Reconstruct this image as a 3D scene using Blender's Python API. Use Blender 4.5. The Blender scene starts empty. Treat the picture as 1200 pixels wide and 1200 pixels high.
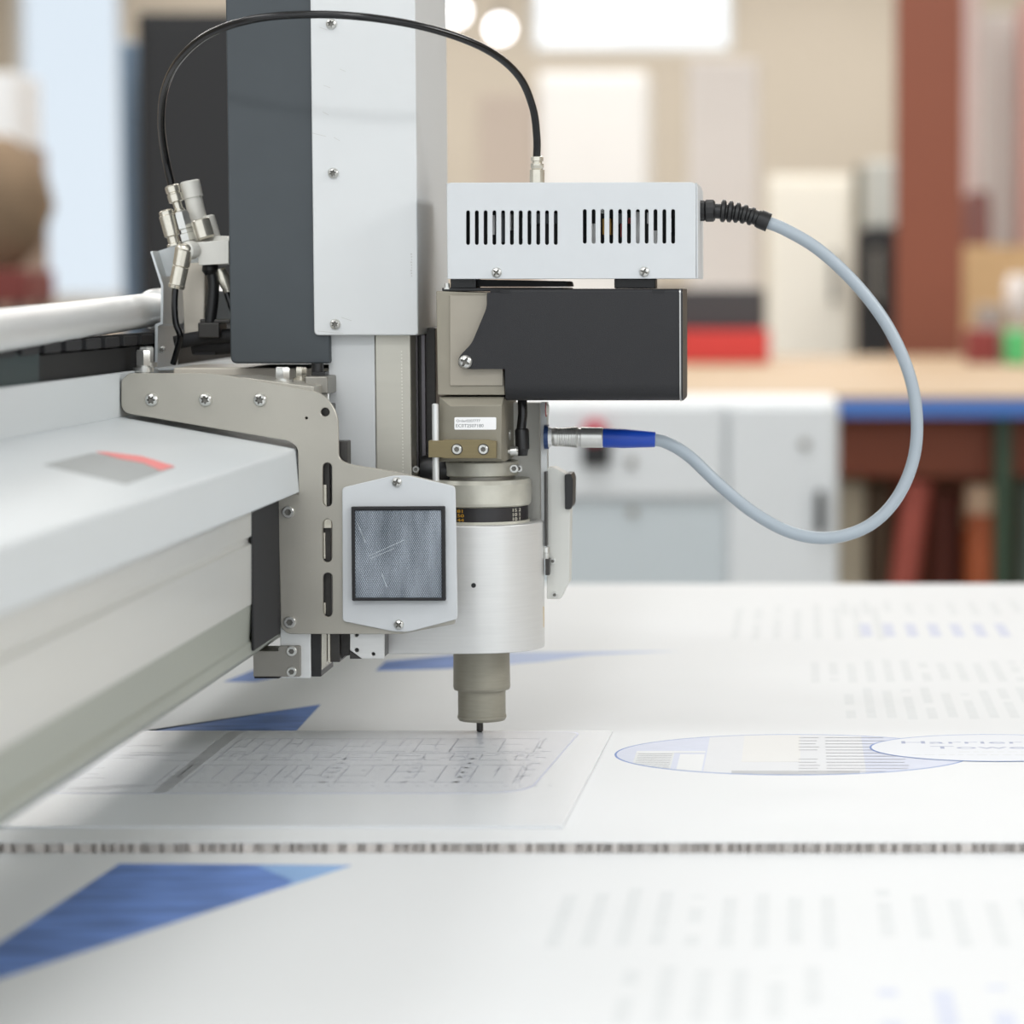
import bpy, bmesh, math, random
from mathutils import Vector, Matrix
random.seed(7)
pi = math.pi
C = bpy.context.scene.collection

# ------------------------------------------------------------------ camera geometry
F, PX, PY, D0 = 3600.0, 935.0, 600.0, 1.8
TH = math.atan(265 / F)
cp, sp = math.cos(TH), math.sin(TH)
def ray(px, py):
    u = (px - PX) / F; v = (py - PY) / F
    return Vector((u, cp - v * sp, -sp - v * cp))
_d = ray(563, 860)
CZ = -_d.z * D0 / _d.y
CX = -ray(563, 600).x * D0 / cp
def P(px, py, Y=0.0):
    d = ray(px, py); t = (Y + D0) / d.y
    return Vector((CX + d.x * t, Y, CZ + d.z * t))
def T(px, py, z=0.0):
    d = ray(px, py); t = (z - CZ) / d.z
    return Vector((CX + d.x * t, d.y * t - D0, z))
def S(Y): return (D0 + Y) / F

# ------------------------------------------------------------------ materials
def lin(c):
    r = []
    for v in c[:3]:
        v = v / 255.0
        r.append(v / 12.92 if v <= 0.04045 else ((v + 0.055) / 1.055) ** 2.4)
    return (r[0], r[1], r[2], 1.0)
MATS = {}
def mat(name, col, rough=0.5, metal=0.0, var=0.04, scale=60.0, bump=0.0, bscale=None, stretch=None, coat=0.0, emit=0.0):
    if name in MATS: return MATS[name]
    m = bpy.data.materials.new(name); m.use_nodes = True
    nt = m.node_tree; n = nt.nodes; l = nt.links
    b = n['Principled BSDF']
    b.inputs['Roughness'].default_value = rough
    b.inputs['Metallic'].default_value = metal
    b.inputs['Coat Weight'].default_value = coat
    b.inputs['Coat Roughness'].default_value = 0.12
    tc = n.new('ShaderNodeTexCoord'); mp = n.new('ShaderNodeMapping')
    l.new(tc.outputs['Object'], mp.inputs['Vector'])
    if stretch: mp.inputs['Scale'].default_value = stretch
    no = n.new('ShaderNodeTexNoise'); no.inputs['Scale'].default_value = scale
    no.inputs['Detail'].default_value = 4.0
    l.new(mp.outputs['Vector'], no.inputs['Vector'])
    cr = n.new('ShaderNodeMapRange')
    cr.inputs['From Min'].default_value = 0.25; cr.inputs['From Max'].default_value = 0.75
    cr.inputs['To Min'].default_value = 1 - var; cr.inputs['To Max'].default_value = 1 + var
    l.new(no.outputs['Fac'], cr.inputs['Value'])
    mx = n.new('ShaderNodeMix'); mx.data_type = 'RGBA'; mx.blend_type = 'MULTIPLY'
    mx.inputs['Factor'].default_value = 1.0
    mx.inputs['A'].default_value = lin(col)
    l.new(cr.outputs['Result'], mx.inputs['B'])
    l.new(mx.outputs['Result'], b.inputs['Base Color'])
    if bump:
        bp = n.new('ShaderNodeBump'); bp.inputs['Strength'].default_value = bump
        bp.inputs['Distance'].default_value = 0.0005
        n2 = n.new('ShaderNodeTexNoise'); n2.inputs['Scale'].default_value = bscale or scale * 4
        n2.inputs['Detail'].default_value = 3.0
        l.new(mp.outputs['Vector'], n2.inputs['Vector'])
        l.new(n2.outputs['Fac'], bp.inputs['Height']); l.new(bp.outputs['Normal'], b.inputs['Normal'])
    if emit:
        b.inputs['Emission Color'].default_value = lin(col); b.inputs['Emission Strength'].default_value = emit
    MATS[name] = m
    return m

M = {}
M['steel'] = mat('satin steel', (176, 172, 162), 0.42, 0.55, 0.05, 30, 0.05, 900)
M['steel_dark'] = mat('grey steel', (150, 147, 140), 0.45, 0.8, 0.06, 40)
M['zinc'] = mat('zinc plated', (208, 208, 204), 0.28, 0.8, 0.06, 200)
M['nickel'] = mat('nickel plated', (212, 207, 194), 0.24, 0.8, 0.06, 150)
M['alu'] = mat('anodised aluminium', (226, 227, 226), 0.4, 0.5, 0.03, 20, 0, None, (1, 1, 14))
M['alu_body'] = mat('turned aluminium', (216, 216, 214), 0.38, 0.55, 0.03, 40, 0, None, (1, 1, 20))
M['beige_alu'] = mat('grey beige casting', (146, 140, 126), 0.5, 0.35, 0.05, 60, 0.05)
M['collar'] = mat('sandblasted steel', (200, 198, 186), 0.42, 0.45, 0.08, 120, 0.1, 800)
M['nose'] = mat('hard anodised nose', (150, 146, 132), 0.45, 0.45, 0.06, 100, 0, None, (1, 1, 8))
M['bronze'] = mat('bronze anodised', (130, 118, 88), 0.42, 0.6, 0.05, 90, 0, None, (1, 1, 10))
M['white_pc'] = mat('light grey powder coat', (202, 205, 207), 0.5, 0.0, 0.012, 90, 0.04, 1500)
M['cover'] = mat('pale grey paint', (207, 209, 209), 0.45, 0.0, 0.02, 14, 0.03, 900)
M['slate'] = mat('slate grey paint', (60, 66, 70), 0.55, 0.0, 0.035, 50, 0.06, 1800)
M['motor'] = mat('black grained cover', (26, 26, 29), 0.6, 0.0, 0.25, 1500, 0.2, 2200)
M['black'] = mat('black plastic', (26, 26, 27), 0.4, 0.0, 0.05, 200)
M['black_gloss'] = mat('glossy black tubing', (18, 18, 20), 0.18, 0.0, 0.05, 100)
M['rubber'] = mat('black rubber', (30, 30, 32), 0.7, 0.0, 0.05, 300)
M['dark'] = mat('blackened steel', (66, 64, 62), 0.4, 0.6, 0.08, 60, 0, None, (1, 1, 6))
M['cable'] = mat('grey cable jacket', (160, 170, 178), 0.4, 0.0, 0.02, 60)
M['blue'] = mat('blue boot', (18, 66, 170), 0.4, 0.0, 0.03, 120)
M['navy'] = mat('navy ring', (42, 66, 110), 0.35, 0.2, 0.03, 120)
M['beam'] = mat('gantry aluminium', (216, 216, 211), 0.32, 0.45, 0.03, 5, 0, None, (8, 0.5, 8))
M['lower_reflection'] = mat('gantry lower reflection tone', (168, 172, 162), 0.42, 0.5, 0.04, 6, 0, None, (8, 0.5, 8))  # grey-green tone paints in the reflection along the lower beam side
M['beam_cover'] = mat('gantry cover paint', (205, 210, 212), 0.42, 0.0, 0.012, 8, 0.02, 700)
M['teal'] = mat('dark teal cover', (36, 52, 54), 0.5, 0.0, 0.05, 30)
M['cream'] = mat('cream plastic', (216, 208, 194), 0.45, 0.0, 0.02, 80)
M['ivory'] = mat('off white plastic', (222, 220, 212), 0.4, 0.0, 0.02, 80)
M['label'] = mat('label paper', (240, 240, 240), 0.5, 0.0, 0.01, 200)
M['ink'] = mat('label ink', (90, 92, 96), 0.6, 0.0, 0.05, 500)
M['gold_ink'] = mat('gold ink', (200, 150, 40), 0.5, 0.0, 0.08, 500)
M['pale_ink'] = mat('pale ink', (196, 192, 178), 0.5, 0.0, 0.08, 500)
M['faded_red'] = mat('faded red print', (232, 130, 128), 0.5, 0.0, 0.05, 60)
M['faded_grey'] = mat('faded grey print', (158, 162, 162), 0.5, 0.0, 0.08, 150, 0, None, (1, 4, 1))
M['board'] = mat('white corrugated board', (219, 221, 222), 0.55, 0.0, 0.006, 8)
M['board'].node_tree.nodes['Principled BSDF'].inputs['Specular IOR Level'].default_value = 0.25
M['flute'] = mat('board core', (206, 200, 195), 0.7, 0.0, 0.2, 120)
M['bed'] = mat('cutting mat', (120, 122, 124), 0.7, 0.0, 0.05, 40)
M['plan_sheet'] = mat('glossy sign sheet', (218, 221, 224), 0.25, 0.0, 0.006, 10, 0, None, None, 0.0)
M['plan_panel'] = mat('plan print ground', (209, 212, 218), 0.25, 0.0, 0.01, 30, 0, None, None, 0.0)
M['plan_line'] = mat('plan print line', (160, 163, 172), 0.4, 0.0, 0.1, 200)
M['plan_blue'] = mat('plan print border', (180, 186, 206), 0.35, 0.0, 0.05, 60)
M['print_blue'] = mat('printed blue', (98, 128, 188), 0.4, 0.0, 0.4, 26, 0, None, (1, 4, 1))
M['print_pale_blue'] = mat('printed pale blue', (172, 186, 216), 0.4, 0.0, 0.04, 26)
M['print_grey'] = mat('printed pale grey', (210, 213, 214), 0.4, 0.0, 0.03, 100)
M['print_lilac'] = mat('printed lilac', (200, 205, 220), 0.4, 0.0, 0.03, 100)
M['ellipse_ring'] = mat('printed ellipse outline', (96, 128, 188), 0.4, 0.0, 0.1, 200)
M['ellipse_fill'] = mat('printed ellipse ground', (212, 214, 217), 0.4, 0.0, 0.01, 60)
M['ellipse_cream'] = mat('printed cream block', (216, 216, 214), 0.4, 0.0, 0.01, 60)
M['ellipse_line'] = mat('printed grey rule', (150, 150, 158), 0.4, 0.0, 0.05, 200)
M['lilac_deep'] = mat('printed violet', (196, 200, 216), 0.4, 0.0, 0.03, 100)
M['yellow'] = mat('yellow strip', (206, 168, 60), 0.5)
M['red_led'] = mat('red mark', (170, 60, 60), 0.4)

def reflector_mat():
    m = bpy.data.materials.new('prismatic reflector'); m.use_nodes = True
    nt = m.node_tree; n = nt.nodes; l = nt.links; b = n['Principled BSDF']
    tc = n.new('ShaderNodeTexCoord')
    hs = []
    for ang in (0.52, -0.52, pi / 2):
        mp = n.new('ShaderNodeMapping'); mp.inputs['Rotation'].default_value = (0, ang, 0)
        l.new(tc.outputs['Object'], mp.inputs['Vector'])
        w = n.new('ShaderNodeTexWave'); w.wave_type = 'BANDS'; w.bands_direction = 'X'
        w.inputs['Scale'].default_value = 300.0; w.inputs['Distortion'].default_value = 0.0
        l.new(mp.outputs['Vector'], w.inputs['Vector']); hs.append(w)
    a = n.new('ShaderNodeMath'); a.operation = 'MULTIPLY'
    l.new(hs[0].outputs['Fac'], a.inputs[0]); l.new(hs[1].outputs['Fac'], a.inputs[1])
    bp = n.new('ShaderNodeBump'); bp.inputs['Strength'].default_value = 0.5; bp.inputs['Distance'].default_value = 0.0004
    l.new(a.outputs[0], bp.inputs['Height']); l.new(bp.outputs['Normal'], b.inputs['Normal'])
    big = n.new('ShaderNodeTexNoise'); big.inputs['Scale'].default_value = 50.0
    mp2 = n.new('ShaderNodeMapping'); mp2.inputs['Scale'].default_value = (1.6, 1, 0.5)
    l.new(tc.outputs['Object'], mp2.inputs['Vector']); l.new(mp2.outputs['Vector'], big.inputs['Vector'])
    ad = n.new('ShaderNodeMath'); ad.operation = 'MULTIPLY_ADD'
    l.new(a.outputs[0], ad.inputs[0]); ad.inputs[1].default_value = 0.55
    l.new(big.outputs['Fac'], ad.inputs[2])
    rp = n.new('ShaderNodeValToRGB')
    rp.color_ramp.elements[0].position = 0.35; rp.color_ramp.elements[0].color = lin((92, 100, 108))
    rp.color_ramp.elements[1].position = 1.05 if False else 1.0; rp.color_ramp.elements[1].color = lin((170, 178, 188))
    l.new(ad.outputs[0], rp.inputs['Fac']); l.new(rp.outputs['Color'], b.inputs['Base Color'])
    b.inputs['Metallic'].default_value = 0.45; b.inputs['Roughness'].default_value = 0.25
    return m
M['reflector'] = reflector_mat()
def glass_mat():
    m = bpy.data.materials.new('window glass'); m.use_nodes = True
    nt = m.node_tree; n = nt.nodes; l = nt.links
    n.remove(n['Principled BSDF'])
    t = n.new('ShaderNodeBsdfTransparent'); g = n.new('ShaderNodeBsdfGlossy'); g.inputs['Roughness'].default_value = 0.05
    fr = n.new('ShaderNodeFresnel'); mx = n.new('ShaderNodeMixShader')
    l.new(fr.outputs['Fac'], mx.inputs['Fac']); l.new(t.outputs[0], mx.inputs[1]); l.new(g.outputs[0], mx.inputs[2])
    l.new(mx.outputs[0], n['Material Output'].inputs['Surface'])
    return m
M['glass'] = glass_mat()

# ------------------------------------------------------------------ mesh builder
def origin_of(o):
    v = Vector((0, 0, 0))
    while o is not None:
        v = v + o.location; o = o.parent
    return v

class MB:
    def __init__(self): self.bm = bmesh.new()
    def box(self, x0, x1, y0, y1, z0, z1):
        vs = [self.bm.verts.new(c) for c in ((x0,y0,z0),(x1,y0,z0),(x1,y1,z0),(x0,y1,z0),(x0,y0,z1),(x1,y0,z1),(x1,y1,z1),(x0,y1,z1))]
        for f in ((0,3,2,1),(4,5,6,7),(0,1,5,4),(1,2,6,5),(2,3,7,6),(3,0,4,7)):
            self.bm.faces.new([vs[i] for i in f])
        return self
    def pbox(self, px0, px1, py0, py1, Y0, Y1):
        a = P(px0, py1, Y0); b = P(px1, py0, Y0)
        return self.box(a.x, b.x, Y0, Y1, a.z, b.z)
    def prism(self, pts, y0, y1):
        A = [self.bm.verts.new((x, y0, z)) for x, z in pts]
        B = [self.bm.verts.new((x, y1, z)) for x, z in pts]
        n = len(pts)
        self.bm.faces.new(A); self.bm.faces.new(B[::-1])
        for i in range(n):
            self.bm.faces.new((A[i], B[i], B[(i+1) % n], A[(i+1) % n]))
        return self
    def pprism(self, pts, Y0, Y1):
        q = [P(x, y, Y0) for x, y in pts]
        return self.prism([(v.x, v.z) for v in q], Y0, Y1)
    def zprism(self, pts, z0, z1):
        A = [self.bm.verts.new((x, y, z0)) for x, y in pts]
        B = [self.bm.verts.new((x, y, z1)) for x, y in pts]
        n = len(pts)
        self.bm.faces.new(A[::-1]); self.bm.faces.new(B)
        for i in range(n):
            self.bm.faces.new((A[i], A[(i+1) % n], B[(i+1) % n], B[i]))
        return self
    def ring(self, c, u, v, r, n):
        return [self.bm.verts.new(c + u * (r * math.cos(2*pi*i/n)) + v * (r * math.sin(2*pi*i/n))) for i in range(n)]
    def skin(self, rings, caps=True):
        n = len(rings[0])
        for a, b in zip(rings, rings[1:]):
            for i in range(n):
                self.bm.faces.new((a[i], a[(i+1) % n], b[(i+1) % n], b[i]))
        if caps:
            self.bm.faces.new(rings[0][::-1]); self.bm.faces.new(rings[-1])
    def lathe(self, prof, o, axis=(0, 0, 1), n=40):
        ax = Vector(axis).normalized()
        u = ax.orthogonal().normalized(); v = ax.cross(u)
        self.skin([self.ring(Vector(o) + ax * h, u, v, max(r, 1e-5), n) for r, h in prof])
        return self
    def cyl(self, a, b, r, r2=None, n=24):
        a = Vector(a); b = Vector(b); L = (b - a).length
        return self.lathe([(r, 0), (r if r2 is None else r2, L)], a, b - a, n)
    def stack(self, a, b, prof, n=24):
        # prof: list of (fraction along a-b, radius)
        a = Vector(a); b = Vector(b); L = (b - a).length
        return self.lathe([(r, f * L) for f, r in prof], a, b - a, n)
    def tube(self, pts, r, n=14, sub=8):
        pts = smooth(pts, sub)
        t0 = (pts[1] - pts[0]).normalized(); u = t0.orthogonal().normalized()
        rings = []
        for i, p in enumerate(pts):
            t = (pts[min(i+1, len(pts)-1)] - pts[max(i-1, 0)]).normalized()
            u = (u - t * u.dot(t)).normalized(); v = t.cross(u)
            rr = r(i / (len(pts)-1)) if callable(r) else r
            rings.append(self.ring(p, u, v, rr, n))
        self.skin(rings); return self
    def ball(self, c, r, sx=1, sy=1, sz=1, n=16):
        mtx = Matrix.Translation(Vector(c)) @ Matrix.Diagonal((sx, sy, sz, 1))
        bmesh.ops.create_uvsphere(self.bm, u_segments=n, v_segments=n//2+2, radius=r, matrix=mtx); return self
    def mesh_data(self, me):
        self.bm.from_mesh(me); return self
    def build(self, name, m, parent=None, bevel=0.0, seg=2, angle=0.6, origin=None):
        bmesh.ops.recalc_face_normals(self.bm, faces=self.bm.faces[:])
        if parent is not None: off = origin_of(parent)
        elif origin is not None: off = Vector(origin)
        else:
            xs = [v.co for v in self.bm.verts]
            off = Vector(((min(c.x for c in xs)+max(c.x for c in xs))/2, (min(c.y for c in xs)+max(c.y for c in xs))/2, min(c.z for c in xs)))
        bmesh.ops.translate(self.bm, vec=-off, verts=self.bm.verts[:])
        me = bpy.data.meshes.new(name); self.bm.to_mesh(me); self.bm.free()
        for p in me.polygons: p.use_smooth = True
        me.set_sharp_from_angle(angle=angle)
        me.materials.append(M[m] if isinstance(m, str) else m)
        o = bpy.data.objects.new(name, me); C.objects.link(o)
        if parent is not None: o.parent = parent
        else: o.location = off
        if bevel:
            b = o.modifiers.new('bevel', 'BEVEL'); b.width = bevel; b.segments = seg
            b.limit_method = 'ANGLE'; b.angle_limit = 0.6; b.harden_normals = True
        return o

def smooth(pts, sub):
    pts = [Vector(p) for p in pts]
    if len(pts) < 3 or sub < 2: return pts
    out = []
    for i in range(len(pts) - 1):
        p0 = pts[i-1] if i > 0 else pts[0] * 2 - pts[1]
        p1, p2 = pts[i], pts[i+1]
        p3 = pts[i+2] if i + 2 < len(pts) else pts[-1] * 2 - pts[-2]
        for k in range(sub):
            t = k / sub
            out.append(0.5 * ((2*p1) + (p2-p0)*t + (2*p0-5*p1+4*p2-p3)*t*t + (3*p1-p0-3*p2+p3)*t**3))
    out.append(pts[-1]); return out

def fillet(pts, r, n=5):
    # pts: (x, y) or (x, y, own radius)
    out = []; N = len(pts)
    for i in range(N):
        p = Vector(pts[i][:2]); a = Vector(pts[i-1][:2]); b = Vector(pts[(i+1) % N][:2])
        rr = pts[i][2] if len(pts[i]) > 2 else r
        if rr <= 0: out.append((p.x, p.y)); continue
        da = (a-p); db = (b-p)
        d = min(rr, da.length*0.48, db.length*0.48)
        q0 = p + da.normalized()*d; q1 = p + db.normalized()*d
        for k in range(n+1):
            t = k/n
            q = q0*(1-t)**2 + p*2*t*(1-t) + q1*t*t
            out.append((q.x, q.y))
    return out
def circ(cx, cy, r, n=20): return [(cx + r*math.cos(2*pi*i/n), cy + r*math.sin(2*pi*i/n)) for i in range(n)]
def slot(cx, y0, y1, r, n=6):
    out = []
    for i in range(n+1): a = pi + pi*i/n; out.append((cx + r*math.cos(a), y0 + r + r*math.sin(a)))
    for i in range(n+1): a = pi*i/n; out.append((cx + r*math.cos(a), y1 - r + r*math.sin(a)))
    return out

def curve_mesh(loops, half, bev=0.0):
    cu = bpy.data.curves.new('plate', 'CURVE'); cu.dimensions = '2D'; cu.fill_mode = 'BOTH'
    cu.extrude = max(half - bev, 0); cu.bevel_depth = bev; cu.bevel_resolution = 0; cu.offset = -bev
    for lp in loops:
        s = cu.splines.new('POLY'); s.points.add(len(lp)-1); s.use_cyclic_u = True
        for pt, (x, y) in zip(s.points, lp): pt.co = (x, y, 0, 1)
    o = bpy.data.objects.new('plate', cu); C.objects.link(o)
    bpy.context.view_layer.update()
    me = bpy.data.meshes.new_from_object(o.evaluated_get(bpy.context.evaluated_depsgraph_get()))
    bpy.data.objects.remove(o); bpy.data.curves.remove(cu)
    return me
def plate(mb, outline, holes, Y0, thick, bev=0.0003):
    loops = [[(P(x, y, Y0).x, P(x, y, Y0).z) for x, y in lp] for lp in [outline] + list(holes)]
    me = curve_mesh(loops, thick/2, bev)
    for v in me.vertices:
        x, y, z = v.co; v.co = (x, Y0 + thick/2 - z, y)
    mb.mesh_data(me); bpy.data.meshes.remove(me)
    bmesh.ops.remove_doubles(mb.bm, verts=mb.bm.verts[:], dist=1e-6)
    return mb
def text_mesh(s, size, thick=0.00005):
    cu = bpy.data.curves.new('txt', 'FONT'); cu.body = s; cu.size = size; cu.extrude = thick
    cu.align_x = 'LEFT'; cu.resolution_u = 3
    o = bpy.data.objects.new('txt', cu); C.objects.link(o); bpy.context.view_layer.update()
    me = bpy.data.meshes.new_from_object(o.evaluated_get(bpy.context.evaluated_depsgraph_get()))
    bpy.data.objects.remove(o); bpy.data.curves.remove(cu)
    return me

def tag(o, label=None, cat=None, group=None, kind=None):
    if label: o['label'] = label
    if cat: o['category'] = cat
    if group: o['group'] = group
    if kind: o['kind'] = kind
    return o
def thing(name, label, cat, loc, group=None):
    o = bpy.data.objects.new(name, None); C.objects.link(o); o.location = loc; o.empty_display_size = 0.05
    return tag(o, label, cat, group)

# screws: one shared mesh per kind, copied
SCREW = {}
def screw_mesh(kind):
    if kind in SCREW: return SCREW[kind]
    bm = bmesh.new(); n = 36
    def rfun(r, lobed):
        out = []
        for i in range(n):
            a = 2*pi*i/n
            if lobed == 'torx': k = r*(1 + 0.22*math.cos(6*a))
            elif lobed == 'hex':
                s = (a % (pi/3)) - pi/6; k = r*math.cos(pi/6)/math.cos(s)
            elif lobed == 'cross':
                k = r*(0.55 + 0.75*abs(math.cos(2*a))**3)
            else: k = r
            out.append((k*math.cos(a), k*math.sin(a)))
        return out
    if kind == 'pan': prof = [(1, 0, 0), (1, .2, 0), (.95, .42, 0), (.8, .62, 0), (.52, .74, 'torx'), (.46, .2, 'torx'), (.05, .14, 0)]
    elif kind == 'socket': prof = [(1, 0, 0), (1, .5, 0), (.88, .64, 0), (.58, .64, 'hex'), (.54, .1, 'hex'), (.05, .06, 0)]
    else: prof = [(1, 0, 0), (1, .16, 0), (.93, .42, 0), (.76, .6, 0), (.56, .68, 'cross'), (.48, .2, 'cross'), (.05, .14, 0)]
    rings = []
    for r, h, lb in prof:
        rings.append([bm.verts.new((x, -h, z)) for x, z in rfun(r, lb)])
    for a, b in zip(rings, rings[1:]):
        for i in range(n): bm.faces.new((a[i], a[(i+1) % n], b[(i+1) % n], b[i]))
    bm.faces.new(rings[0]); bm.faces.new(rings[-1])
    bmesh.ops.recalc_face_normals(bm, faces=bm.faces[:])
    me = bpy.data.meshes.new('screw_' + kind); bm.to_mesh(me); bm.free()
    for p in me.polygons: p.use_smooth = True
    me.set_sharp_from_angle(angle=0.7)
    me.materials.append(M['zinc']); me.materials.append(mat('shaded recess', (126, 124, 118), .5, .5))  # second slot: darker recess colour, shade painted into the drive hole
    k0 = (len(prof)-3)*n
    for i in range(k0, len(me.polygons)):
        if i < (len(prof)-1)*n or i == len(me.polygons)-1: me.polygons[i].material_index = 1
    SCREW[kind] = me; return me
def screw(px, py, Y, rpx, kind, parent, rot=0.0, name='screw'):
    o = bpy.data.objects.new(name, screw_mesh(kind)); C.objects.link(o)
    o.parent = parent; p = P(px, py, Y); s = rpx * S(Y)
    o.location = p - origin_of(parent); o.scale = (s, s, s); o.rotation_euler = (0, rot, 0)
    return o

# ================================================================== TABLE AND BOARDS
ZL = -0.005
SEAM = T(935, 987, 0).y                  # front edge of the middle board
BACK = T(935, 858, 0).y                  # back edge of the middle board
FAR = T(935, 684, ZL).y
XL, XR = -0.95, 0.62
tb = thing('cutting_table', 'long flat cutter table with grey mat under white boards', 'table', (0, 0, -0.85))
mb = MB(); mb.box(XL-.03, XR+.03, -1.5, FAR+.0, -0.018, -0.010); mb.build('table_bed', 'bed', tb)
mb = MB(); mb.box(XL-.03, XR+.03, -1.5, FAR-.01, -0.14, -0.0182); mb.build('table_frame', 'beam_cover', tb, 0.003)
for x in (XL+.06, XR-.06):
    for y in (-1.3, FAR-.12):
        mb = MB(); mb.box(x-.04, x+.04, y-.04, y+.04, -0.85, -0.141); mb.build('leg', 'beam_cover', tb, 0.003)

def flat(pts, z, h, m, name, parent):
    mb = MB(); mb.zprism([(p.x, p.y) for p in pts], z, z + h)
    return mb.build(name, m, parent)
def dashes(mb, spec, z, h=0.00004):
    # text columns running away from the camera: X0, X1, pitch, y0, y1, width
    x0, x1, pitch, y0, y1, w, prob = spec
    x = x0
    while x < x1:
        y = y0 + random.uniform(0, .01)
        ye = y1 - random.uniform(0, (y1-y0)*.25)
        while y < ye:
            L = random.uniform(.01, .026)
            if random.random() < max(prob, .93): mb.box(x, x+w, y, min(y+L, ye), z, z+h)
            y += L + .0012
        x += pitch

# front board
fb = thing('printed_board', 'front white board with a large blue triangle, nearest the camera', 'board', (0, -1.0, -0.01))
mb = MB(); mb.box(XL, XR, -1.45, SEAM-.0008, -0.0099, ZL); mb.build('board_sheet', 'board', fb, .0003)
t = lambda x, y: T(x, y, ZL)
flat([t(140, 1012), t(412, 1014), t(0, 1147), t(-70, 1169.6), t(-70, 1151.5)], ZL, .00005, 'print_blue', 'blue_triangle', fb)
flat([t(300, 1014), t(412, 1014.5), t(330, 1041), t(345, 1033)], ZL+.00005, .00003, mat('printed mid blue', (142, 176, 218), .4, 0, .15, 30, 0, None, (1, 5, 1)), 'light_blue_corner', fb)
mb = MB()
for (xa, xb, ya, yb, pitch, pr) in ((650, 905, 1112, 1040, .0142, .8), (1030, 1200, 1115, 1040, .0155, .85), (725, 905, 1200, 1128, .0142, .7)):
    A = t(xa, (ya+yb)/2); B = t(xb+60, (ya+yb)/2)
    mb = MB(); dashes(mb, (A.x, B.x, pitch, t(0, ya).y, t(0, yb).y, .0062, pr), ZL)
    mb.build('text_block', 'print_grey', fb)
mb = MB(); A = t(1030, 1175); B = t(1260, 1175)
dashes(mb, (A.x, B.x, .021, t(0, 1215).y, t(0, 1148).y, .0075, .95), ZL); mb.build('blue_text', 'print_lilac', fb)

# middle board: two liners and a fluted core
mbd = thing('corrugated_board', 'middle white fluted board whose open edge shows dark flutes', 'board', (0, (SEAM+BACK)/2, -0.01))
mb = MB(); mb.box(XL, XR, SEAM, BACK, -0.0006, 0.0); mb.build('top_liner', 'board', mbd)
mb = MB(); mb.box(XL, XR, SEAM, BACK, -0.0099, -0.0093); mb.build('bottom_liner', 'board', mbd)
mb = MB(); x = XL
while x < XR:
    w = random.choice((.0012, .0016, .003, .005))
    mb.box(x, x+w, SEAM+.0004+random.uniform(0, .002), SEAM+.005, -0.0093, -0.0006)
    x += w + random.choice((.002, .003, .0042))
mb.box(XL, XR, SEAM+.004, BACK-.001, -0.0093, -0.0006); mb.build('fluted_core', 'flute', mbd)
# ellipse print on the middle board
def ell(cx, cy, a, b, n=72): return [Vector((cx + a*math.cos(2*pi*i/n), cy + b*math.sin(2*pi*i/n), 0)) for i in range(n)]
EC = T(930, 884, 0); EA = abs(T(1140, 884, 0).x - EC.x)
EY0 = T(930, 908.5, 0).y; EY1 = T(930, 860.5, 0).y; EB = (EY1-EY0)/2; ECY = (EY0+EY1)/2
h = .00004
flat(ell(EC.x, ECY, EA, EB), 0, h, 'ellipse_ring', 'ellipse_outline', mbd)
flat(ell(EC.x, ECY, EA-.0012, EB-.0016), h, h, 'print_lilac', 'ellipse_ground', mbd)
def inell(x, y, k=.97): return ((x-EC.x)/EA)**2 + ((y-ECY)/EB)**2 < k*k
def clip_rect(x0, x1, y0, y1, n=10):
    # rectangle cut to the ellipse
    pts_top, pts_bot = [], []
    for i in range(n+1):
        x = x0 + (x1-x0)*i/n
        q = 1 - ((x-EC.x)/(EA-.0014))**2
        if q <= 0.001: continue
        e = (EB-.002)*math.sqrt(q)
        a = max(y0, ECY-e); b = min(y1, ECY+e)
        if b - a < 1e-5: continue
        pts_bot.append(Vector((x, a, 0))); pts_top.append(Vector((x, b, 0)))
    return pts_bot + pts_top[::-1] if len(pts_bot) > 1 else None
ex = lambda px: T(px, 884, 0).x
ey = lambda py: T(930, py, 0).y
def erect(px0, px1, py0, py1, lvl, m, name):
    q = clip_rect(ex(px0), ex(px1), ey(py1), ey(py0))
    if q: flat(q, 2*h + lvl*h, h, m, name, mbd)
erect(828, 936, 855, 912, 0, 'ellipse_fill', 'ellipse_print')
erect(870, 938, 862, 893, 1, 'ellipse_cream', 'ellipse_print')
erect(797, 826, 884, 904, 1, 'board', 'ellipse_print')
erect(745, 790, 881, 902, 1, 'print_grey', 'ellipse_print')
erect(745, 826, 880.5, 882.5, 2, 'board', 'ellipse_print')
erect(936, 1012, 855, 912, 0, 'ellipse_fill', 'ellipse_print')
erect(860, 1005, 903.5, 912, 2, mat('printed soft grey', (176, 178, 180), .4, 0, .12, 60), 'ellipse_print')
mb = MB()
for k in range(12):
    y = ey(865 + k*3.6); w = .0011
    for (a, b) in ((936, 960), (968, 1062)):
        if k in (5, 6) and a == 936: continue
        q = clip_rect(ex(a), ex(b - (k % 3)*2), y, y+w, 8)
        if q: mb.zprism([(p.x, p.y) for p in q], 5*h, 6*h)
mb.build('ellipse_rules', 'ellipse_line', mbd); mb = MB()
for k in range(9):
    y = ey(884 + k*2.0); q = clip_rect(ex(748), ex(788), y, y+.0007, 6)
    if q: mb.zprism([(p.x, p.y) for p in q], 5*h, 6*h)
mb.build('ellipse_rules', 'ellipse_line', mbd)
SC = Vector((ex(1168), T(930, 876.5, 0).y, 0)); SA = abs(ex(1168)-ex(1020))
SB = (T(930, 861, 0).y - T(930, 893, 0).y)/2
flat(ell(SC.x, SC.y, SA, SB), 6*h, h, 'ellipse_ring', 'small_ellipse_outline', mbd)
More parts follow.
